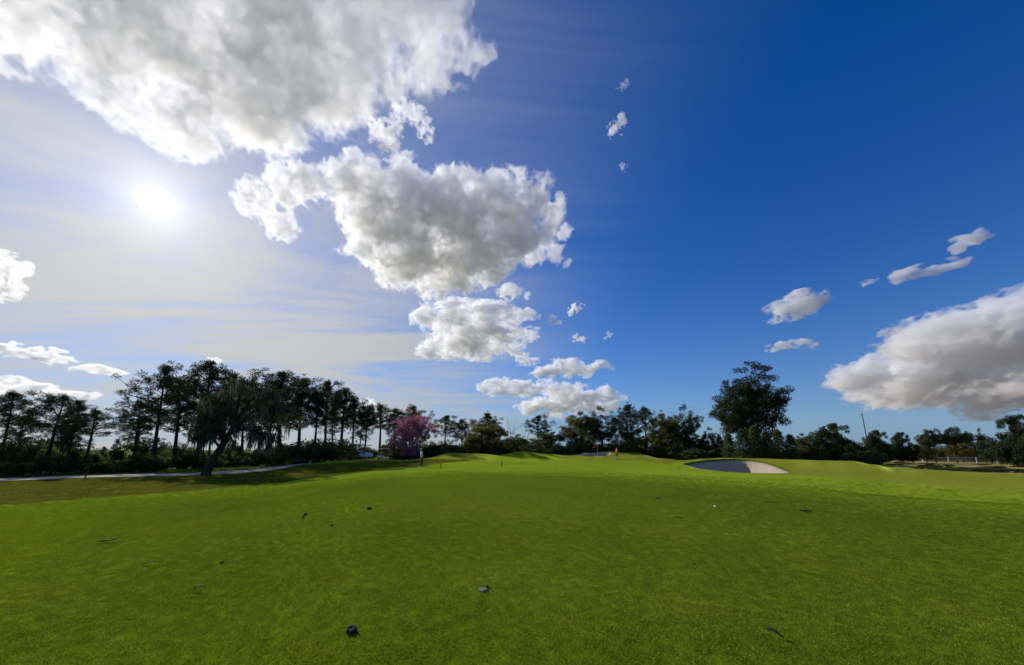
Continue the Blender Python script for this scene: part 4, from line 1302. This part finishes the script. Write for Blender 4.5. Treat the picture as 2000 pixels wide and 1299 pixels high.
def scatter(name, label, xs, ys, src, smin, smax):
    """blades of turf: the tuft repeated at the given ground points"""
    gme = bpy.data.meshes.new(name); gme.vertices.add(len(xs))
    gme.vertices.foreach_set('co', np.column_stack([xs, ys, terrain_bare(xs, ys)]).astype(np.float32).ravel()); gme.update()
    o = link_obj(name, gme)
    tag(o, label, 'grass', kind='stuff')
    gt = bpy.data.node_groups.new('scatter_' + name, 'GeometryNodeTree')
    gt.interface.new_socket('Geometry', in_out='INPUT', socket_type='NodeSocketGeometry'); gt.interface.new_socket('Geometry', in_out='OUTPUT', socket_type='NodeSocketGeometry')
    gi = gt.nodes.new('NodeGroupInput'); go = gt.nodes.new('NodeGroupOutput')
    mp = gt.nodes.new('GeometryNodeMeshToPoints'); ip = gt.nodes.new('GeometryNodeInstanceOnPoints'); ob = gt.nodes.new('GeometryNodeObjectInfo')
    ob.inputs['Object'].default_value = src; ob.inputs['As Instance'].default_value = True
    rv = gt.nodes.new('FunctionNodeRandomValue'); rv.data_type = 'FLOAT_VECTOR'; rv.inputs['Min'].default_value = (-.08, -.08, 0); rv.inputs['Max'].default_value = (.08, .08, 6.28)
    rs = gt.nodes.new('FunctionNodeRandomValue'); rs.data_type = 'FLOAT'; rs.inputs[2].default_value = smin; rs.inputs[3].default_value = smax
    gt.links.new(gi.outputs[0], mp.inputs[0]); gt.links.new(mp.outputs[0], ip.inputs['Points']); gt.links.new(ob.outputs['Geometry'], ip.inputs['Instance'])
    gt.links.new(rv.outputs[0], ip.inputs['Rotation']); gt.links.new(rs.outputs[1], ip.inputs['Scale']); gt.links.new(ip.outputs[0], go.inputs[0])
    md = o.modifiers.new('scatter', 'NODES'); md.node_group = gt
    return o
scatter('grass', 'short mown grass blades covering the near fairway', gx, gy, tuft, .7, 1.25)

# longer grass of the rough on both sides
m_ro, t = new_mat('rough_blades')
geo = t.n('ShaderNodeNewGeometry')
n_b = t.noise(geo.outputs['Position'], 0.35, 4, 0.6)
c = t.mix(t.ramp(n_b, [(0.35, 0.0), (0.65, 1.0)]), (0.112, 0.145, 0.011), (0.180, 0.178, 0.025))
c = t.mix(t.math('MULTIPLY', t.n('ShaderNodeObjectInfo').outputs['Random'], 0.6), c, (0.095, 0.135, 0.011))
c = t.mix(t.ramp(geo.outputs['Random Per Island'], [(0.75, 0.0), (0.95, 0.8)]), c, (0.24, 0.19, 0.07))
d = t.n('ShaderNodeBsdfDiffuse', inp={'Color': c}); tr = t.n('ShaderNodeBsdfTranslucent', inp={'Color': c})
t.link(t.n('ShaderNodeMixShader', inp={0: 0.5, 1: d.outputs[0], 2: tr.outputs[0]}).outputs[0], t.n('ShaderNodeOutputMaterial').inputs[0])
rough_tuft = bpy.data.objects.new('rough_tuft', grass_tuft(8, 60, 0.15, 0.045, 0.009)); rough_tuft.data.materials.append(m_ro)
nn_ = 60000
rr = np.sqrt(rng.uniform(16 ** 2, 46 ** 2, nn_)); aa = rng.uniform(-1.02, 1.02, nn_)
xs, ys = np.sin(aa) * rr, np.cos(aa) * rr
us = u_of(xs, ys); ew_ = np.interp(us, [600, 1200], [0.8, 2.2])
ok = rng.uniform(0, 1, nn_) < smooth((rr - np.interp(us, EDGE_U, EDGE_R) + ew_) / (2 * ew_))
ok &= (signed_dist(xs, ys, OUT_A) < -0.25) & (rr < np.interp(us, [-900, 1650, 1740, 1850, 2900], [46, 46, 52, 46, 46]))
prr = np.interp(us, uu, r_, right=999)
ok &= (np.abs(rr - prr) > 2.0) & (us < 1150)
scatter('rough_grass', 'longer olive grass of the rough left of the fairway', xs[ok], ys[ok], rough_tuft, .6, 1.3)
# ------------------------------------------------------------------ clouds
def lattice_noise(shape, cells, rng):
    """smooth random field of the given shape from a random lattice (cubic b-spline)"""
    def basis(n, c):
        t = np.linspace(0, c, n, endpoint=False)
        i = np.floor(t).astype(int); f = t - i
        W = np.zeros((n, c + 4), dtype=np.float32)
        ws = [(1 - f) ** 3 / 6, (3 * f ** 3 - 6 * f ** 2 + 4) / 6, (-3 * f ** 3 + 3 * f ** 2 + 3 * f + 1) / 6, f ** 3 / 6]
        for k in range(4):
            W[np.arange(n), i + k] += ws[k]
        return W
    c = [max(1, int(round(v))) for v in cells]
    L = rng.uniform(-1, 1, (c[0] + 4, c[1] + 4, c[2] + 4)).astype(np.float32)
    out = np.tensordot(basis(shape[0], c[0]), L, (1, 0))
    out = np.moveaxis(np.tensordot(basis(shape[1], c[1]), out, (1, 1)), 0, 1)
    out = np.moveaxis(np.tensordot(basis(shape[2], c[2]), out, (1, 2)), 0, 2)
    return out * 2.2

def surface_nets(F, origin, h):
    """closed quad surface of F > 0"""
    ins = F > 0
    nx, ny, nz = F.shape
    cs = [ins[i:nx - 1 + i, j:ny - 1 + j, k:nz - 1 + k] for i in (0, 1) for j in (0, 1) for k in (0, 1)]
    tot = np.zeros(cs[0].shape, dtype=np.int8)
    for c in cs:
        tot += c
    act = np.argwhere((tot > 0) & (tot < 8))
    idx = -np.ones(tot.shape, dtype=np.int32)
    idx[act[:, 0], act[:, 1], act[:, 2]] = np.arange(len(act))
    P = np.zeros((len(act), 3), dtype=np.float32); N = np.zeros(len(act), dtype=np.float32)
    corners = [(i, j, k) for i in (0, 1) for j in (0, 1) for k in (0, 1)]
    for a in corners:
        for ax in range(3):
            if a[ax] == 1:
                continue
            b = list(a); b[ax] = 1
            fa = F[act[:, 0] + a[0], act[:, 1] + a[1], act[:, 2] + a[2]]
            fb = F[act[:, 0] + b[0], act[:, 1] + b[1], act[:, 2] + b[2]]
            m = (fa > 0) != (fb > 0)
            t = np.where(m, fa / np.where(m, fa - fb, 1.0), 0.0)
            p = np.array(a, dtype=np.float32)[None] + t[:, None] * (np.array(b) - np.array(a))[None]
            P += p * m[:, None]; N += m
    V = (act + P / np.maximum(N, 1)[:, None]) * h + origin
    quads = []
    for ax in range(3):
        a1, a2 = [(1, 2), (2, 0), (0, 1)][ax]
        sl0 = [slice(1, -1)] * 3; sl1 = [slice(1, -1)] * 3
        sl0[ax] = slice(0, -1); sl1[ax] = slice(1, None)
        s0, s1 = ins[tuple(sl0)], ins[tuple(sl1)]
        for flip, mask in ((False, s0 & ~s1), (True, ~s0 & s1)):
            e = np.argwhere(mask)
            for k in range(3):
                if k != ax:
                    e[:, k] += 1
            def cell(d1, d2):
                c = e.copy(); c[:, a1] -= d1; c[:, a2] -= d2
                return idx[c[:, 0], c[:, 1], c[:, 2]]
            q = np.stack([cell(0, 0), cell(1, 0), cell(1, 1), cell(0, 1)], 1)
            if flip:
                q = q[:, ::-1]
            quads.append(q)
    Q = np.concatenate(quads)
    return V, Q[(Q >= 0).all(1)]

def cloud_material(name, density, aniso=0.4, albedo=1.0):
    m, t = new_mat(name)
    v = t.n('ShaderNodeVolumePrincipled', inp={'Color': (albedo, albedo, albedo, 1.0), 'Density': density, 'Anisotropy': aniso})
    out = t.n('ShaderNodeOutputMaterial')
    t.link(v.outputs[0], out.inputs['Volume'])
    return m

def cloud(label, alt, puffs, dens, amp=0.75, vox=1.6, stretch=1.0, flat=0.35, wl=1.3, seed=1, depth=0.75, aniso=0.4, rim=0.32, lay=1.0, albedo=1.0, shrink=1.0, maxvox=3.0e6):
    """puffs: (x, y, radius) in photograph pixels; the cloud stands at height alt (m)"""
    rng = np.random.default_rng(seed)
    pf = np.array(puffs, dtype=float)
    wgt = pf[:, 2] ** 2
    cx, cyy = (pf[:, 0] * wgt).sum() / wgt.sum(), (pf[:, 1] * wgt).sum() / wgt.sum()
    dc = pix_dir(cx, cyy)
    D0 = alt / dc.z
    right = dc.cross(Vector((0, 0, 1))).normalized()
    up = right.cross(dc).normalized()
    ctr = dc * D0 + Vector((0, 0, CAM_Z))
    M = Matrix((right, dc, up)).transposed()
    Cs, Rs = [], []
    for x, y, r in puffs:
        r = r * shrink
        d = pix_dir(x, y)
        ratio = (dc.z / max(d.z, 0.02)) ** flat
        D = D0 * min(max(ratio, 0.55), 1.8)
        p = d * D
        l = M.transposed() @ (p - dc * D0)
        cosf = d.dot(Vector((0, CP, SP)))
        Cs.append(l); Rs.append(r / FPX * D * cosf)
    Cs = np.array([tuple(c) for c in Cs], dtype=np.float32); Rs = np.array(Rs, dtype=np.float32)
    ext = Rs[:, None] * np.array([[1.45 * max(1.0, stretch), 1.45, 1.45]]); lo = (Cs - ext).min(0); hi = (Cs + ext).max(0)
    h = vox * D0 / (FPX * 0.512)
    while np.prod((hi - lo) / h) > maxvox:
        h *= 1.05
    n = np.ceil((hi - lo) / h).astype(int) + 3
    gx, gy, gz = [(lo[k] + h * np.arange(n[k]) - h).astype(np.float32) for k in range(3)]
    S = np.zeros(tuple(n), dtype=np.float32)
    K = 5.0
    for c, r in zip(Cs, Rs):
        rr = r * 2.2 * max(1.0, stretch)
        s = [slice(*np.searchsorted(g, (c[k] - rr, c[k] + rr))) for k, g in enumerate((gx, gy, gz))]
        d2 = ((gx[s[0]] - c[0])[:, None, None] / stretch) ** 2 + ((gy[s[1]] - c[1])[None, :, None] / depth) ** 2 + (gz[s[2]] - c[2])[None, None, :] ** 2
        S[s[0], s[1], s[2]] += np.maximum(np.exp(K * (1 - np.sqrt(d2) / r)) - math.exp(K * (1 - 2.2)), 0)
    F = np.log(np.maximum(S, 1e-4)) / K
    del S
    base = np.average(Rs, weights=Rs) * wl
    a, lam, k = 0.55, base, 0
    nz = np.zeros(tuple(n), dtype=np.float32)
    while lam > h * 1.5 and k < 8:
        cells = n * h / lam * np.array([1.0 / lay, 1.0, 1.0])
        o = lattice_noise(tuple(n), cells, rng)
        if k in (2, 3):
            o = 0.9 - 2.2 * np.abs(o)        # billows
        nz += a * o
        a = 1.0 if k == 0 else a * 0.84
        lam *= 0.5; k += 1
    F = np.where(F < -1.5, -9.0, F - 0.10 + amp * 0.5 * nz)
    F[0] = F[-1] = -9; F[:, 0] = F[:, -1] = -9; F[:, :, 0] = F[:, :, -1] = -9
    org = np.array([gx[0], gy[0], gz[0]], dtype=np.float32)
    rho = dens / (np.average(Rs, weights=Rs ** 2) * 2 * depth)
    M4 = M.to_4x4(); M4.translation = ctr
    V, Q = surface_nets(F, org, h)                      # thin outer vapour
    o = link_obj('cloud', mesh_np('cloud', V, Q), mat=cloud_material('cloud_vapour', rho * rim, aniso, albedo))
    o.matrix_world = M4
    F[F > -8] -= 0.15                                   # denser heart of the cloud
    if (F > 0).sum() > 40:
        V2, Q2 = surface_nets(F, org, h)
        core = link_obj('core', mesh_np('cloud_core', V2, Q2), o, cloud_material('cloud_core_vapour', rho * (1 - rim), aniso, albedo))
        core['kind'] = 'stuff'
    tag(o, label, 'cloud', 'clouds in the sky')
    return o

def blob_line(pts, n, rng, jit=0.35):
    """fill a list of (x, y, r) control puffs with extra puffs between neighbours"""
    out = list(pts)
    for (x0, y0, r0), (x1, y1, r1) in zip(pts[:-1], pts[1:]):
        for k in range(n):
            t = (k + 1) / (n + 1)
            r = r0 + (r1 - r0) * t
            out.append((x0 + (x1 - x0) * t + rng.uniform(-jit, jit) * r, y0 + (y1 - y0) * t + rng.uniform(-jit, jit) * r, r * rng.uniform(0.75, 1.05)))
    return out

# (label, puffs, optical depth, noise, seed, stretch)
CLOUD_LIST = [
 ('huge ragged grey-white cloud filling the top left of the sky',
  [(70, -60, 120), (180, 10, 110), (300, 40, 140), (450, 60, 165), (600, 60, 140), (740, 70, 100), (840, 95, 62), (905, 108, 42), (950, 105, 24),
   (190, 115, 75), (290, 160, 75), (390, 200, 80), (490, 180, 90), (600, 138, 76), (240, 215, 40), (235, 250, 18), (365, 255, 45), (395, 290, 28), (465, 225, 48), (550, 198, 36),
   (680, 132, 64), (645, 178, 28), (330, -80, 150), (520, -90, 170), (720, -60, 120), (860, -30, 60), (895, 10, 26), (100, 75, 48), (40, 30, 50), (-60, -40, 110), (725, 165, 24), (815, 140, 34)],
  2.5, 1.0, 11, 1.0),
 ('grey-bellied cumulus with bright ragged rim right of the sun',
  [(690, 308, 18), (640, 326, 24), (600, 346, 34), (550, 358, 38), (505, 372, 36), (478, 394, 24), (520, 405, 26), (532, 430, 34), (545, 447, 20), (590, 365, 42), (655, 354, 40),
   (720, 345, 52), (790, 365, 48), (850, 385, 50), (715, 415, 60), (800, 440, 85), (900, 410, 70), (975, 390, 52), (1045, 385, 42), (1078, 425, 38), (1105, 455, 18),
   (725, 480, 52), (795, 510, 55), (850, 545, 38), (880, 495, 68), (950, 475, 62), (1000, 450, 62), (955, 535, 34), (995, 570, 22), (1028, 580, 12), (915, 535, 34), (840, 563, 20), (690, 495, 18), (1085, 495, 20), (1110, 515, 12), (1040, 505, 24)],
  3.8, 0.95, 23, 1.0),
 ('curl of torn white cloud between the two largest clouds', [(752, 265, 18), (735, 256, 11), (775, 240, 10), (790, 215, 14), (815, 228, 11), (830, 250, 11), (836, 272, 7)], 1.3, 1.3, 31, 1.0),
 ('white puff cut by the left edge below the sun', [(-40, 532, 36), (-5, 522, 25), (22, 518, 18), (42, 520, 11)], 2.2, 0.9, 33, 1.0),
 ('two-tiered white cloud below the grey-bellied cumulus', [(850, 622, 20), (900, 618, 25), (950, 622, 26), (1000, 633, 18), (1030, 643, 11), (838, 684, 10), (872, 672, 20), (920, 672, 24), (962, 678, 18), (1000, 684, 11), (920, 648, 20), (870, 645, 14), (990, 655, 12), (1030, 657, 9)], 3.4, 0.8, 35, 1.7),
 ('small torn wisp right of the two-tiered cloud', [(1058, 624, 9), (1075, 625, 9), (1088, 630, 6)], 1.0, 1.2, 36, 1.2),
 ('small puff under the right end of the two-tiered cloud', [(1020, 703, 8), (1036, 704, 10)], 1.8, 0.9, 37, 1.3),
 ('long thin cloud above the flat white cloud', [(1050, 728, 8), (1075, 724, 12), (1105, 719, 14), (1140, 720, 12), (1165, 717, 9), (1184, 716, 6)], 2.6, 0.8, 38, 2.0),
 ('flat broad white cloud low over the middle trees', [(958, 759, 11), (985, 755, 14), (1015, 755, 15), (1045, 759, 14), (1080, 762, 14), (1112, 762, 12), (1040, 795, 12), (1075, 787, 17), (1125, 778, 19), (1170, 774, 15), (1198, 773, 9), (1100, 798, 14), (1155, 797, 14), (1192, 795, 10)], 3.4, 0.75, 39, 1.8),
 ('tiny slanting puff up and right of the torn wisp', [(1113, 609, 6), (1122, 602, 8), (1134, 598, 6)], 1.8, 1.0, 41, 1.1),
 ('tiny round puff under the slanting puff', [(1124, 658, 8), (1136, 661, 7)], 1.8, 1.0, 42, 1.1),
 ('faint speck of cloud right of the tiny round puff', [(1189, 655, 7)], 0.6, 1.2, 43, 1.0),
 ('lone faint wisp high in the deep blue sky', [(1199, 255, 10), (1206, 243, 9), (1213, 232, 7)], 1.0, 1.4, 44, 1.0),
 ('barely visible wisp above the lone faint wisp', [(1211, 172, 6), (1218, 164, 6)], 0.35, 1.4, 45, 1.0),
 ('barely visible wisp below the lone faint wisp', [(1216, 328, 7)], 0.5, 1.4, 46, 1.0),
 ('smooth oval white cloud above the tall dark tree', [(1522, 603, 17), (1550, 598, 20), (1578, 590, 19), (1600, 588, 10)], 3.0, 0.5, 47, 1.5),
 ('pair of small flat puffs above the tall dark tree', [(1505, 678, 8), (1530, 674, 11), (1568, 671, 9), (1588, 675, 6)], 2.2, 0.6, 48, 1.7),
 ('topmost soft puff at the right', [(1878, 479, 11), (1898, 470, 14), (1915, 463, 11), (1868, 466, 6)], 1.5, 0.7, 49, 1.5),
 ('long slanting soft cloud under the topmost right puff', [(1745, 541, 11), (1775, 535, 14), (1812, 529, 14), (1850, 521, 13), (1880, 515, 11)], 2.0, 0.6, 50, 1.7),
 ('tiny puff at the left end of the long slanting cloud', [(1692, 554, 7), (1703, 550, 7)], 1.4, 0.8, 51, 1.3),
 ('small wisp at the tip of the large right cloud bank', [(1728, 652, 7), (1740, 648, 8), (1747, 641, 6)], 0.9, 1.1, 52, 1.2),
 ('large layered grey cloud bank running off the right edge',
  [(1622, 748, 12), (1660, 738, 18), (1712, 734, 24), (1690, 768, 17), (1742, 757, 28), (1792, 738, 42), (1795, 672, 18), (1822, 662, 26), (1870, 650, 36), (1920, 650, 38), (1975, 640, 44), (2040, 628, 54),
   (1850, 722, 48), (1920, 715, 55), (2000, 705, 65), (1762, 778, 14), (1830, 772, 20), (1900, 764, 24), (1970, 746, 28), (2090, 700, 78)], 5.0, 1.45, 53, 1.6),
 ('upper of two low flat clouds at the left edge', [(28, 684, 12), (62, 690, 15), (95, 697, 12), (130, 709, 8), (165, 719, 9), (200, 725, 9), (232, 729, 6)], 2.6, 0.8, 54, 2.0),
 ('lower of two low flat clouds at the left edge', [(5, 757, 13), (42, 755, 16), (80, 762, 11), (118, 768, 8), (158, 770, 9), (190, 772, 7)], 2.6, 0.8, 55, 2.0),
 ('tiny white streak above the tall left pines', [(410, 700, 5), (424, 702, 6)], 1.6, 0.8, 56, 1.5),
 ('pale cloud showing just over the tops of the middle pines', [(690, 800, 13), (715, 800, 16), (745, 812, 12)], 2.0, 0.8, 57, 1.3),
]
for lab, puffs, dens, amp, seed, st in CLOUD_LIST:
    bigc = len(puffs) > 18
    cloud(lab, 900, puffs, dens, amp=amp if bigc else amp * 2.0, vox=1.1 if bigc else 0.65, seed=seed, wl=1.0 if bigc else 0.9, stretch=st, lay=1.0 if st < 1.2 else 1.6, shrink=0.84 if seed in (11, 23) else 1.0, flat=0.75 if bigc else 0.3, maxvox=1.4e7 if bigc else 1.5e6, albedo=1.0)
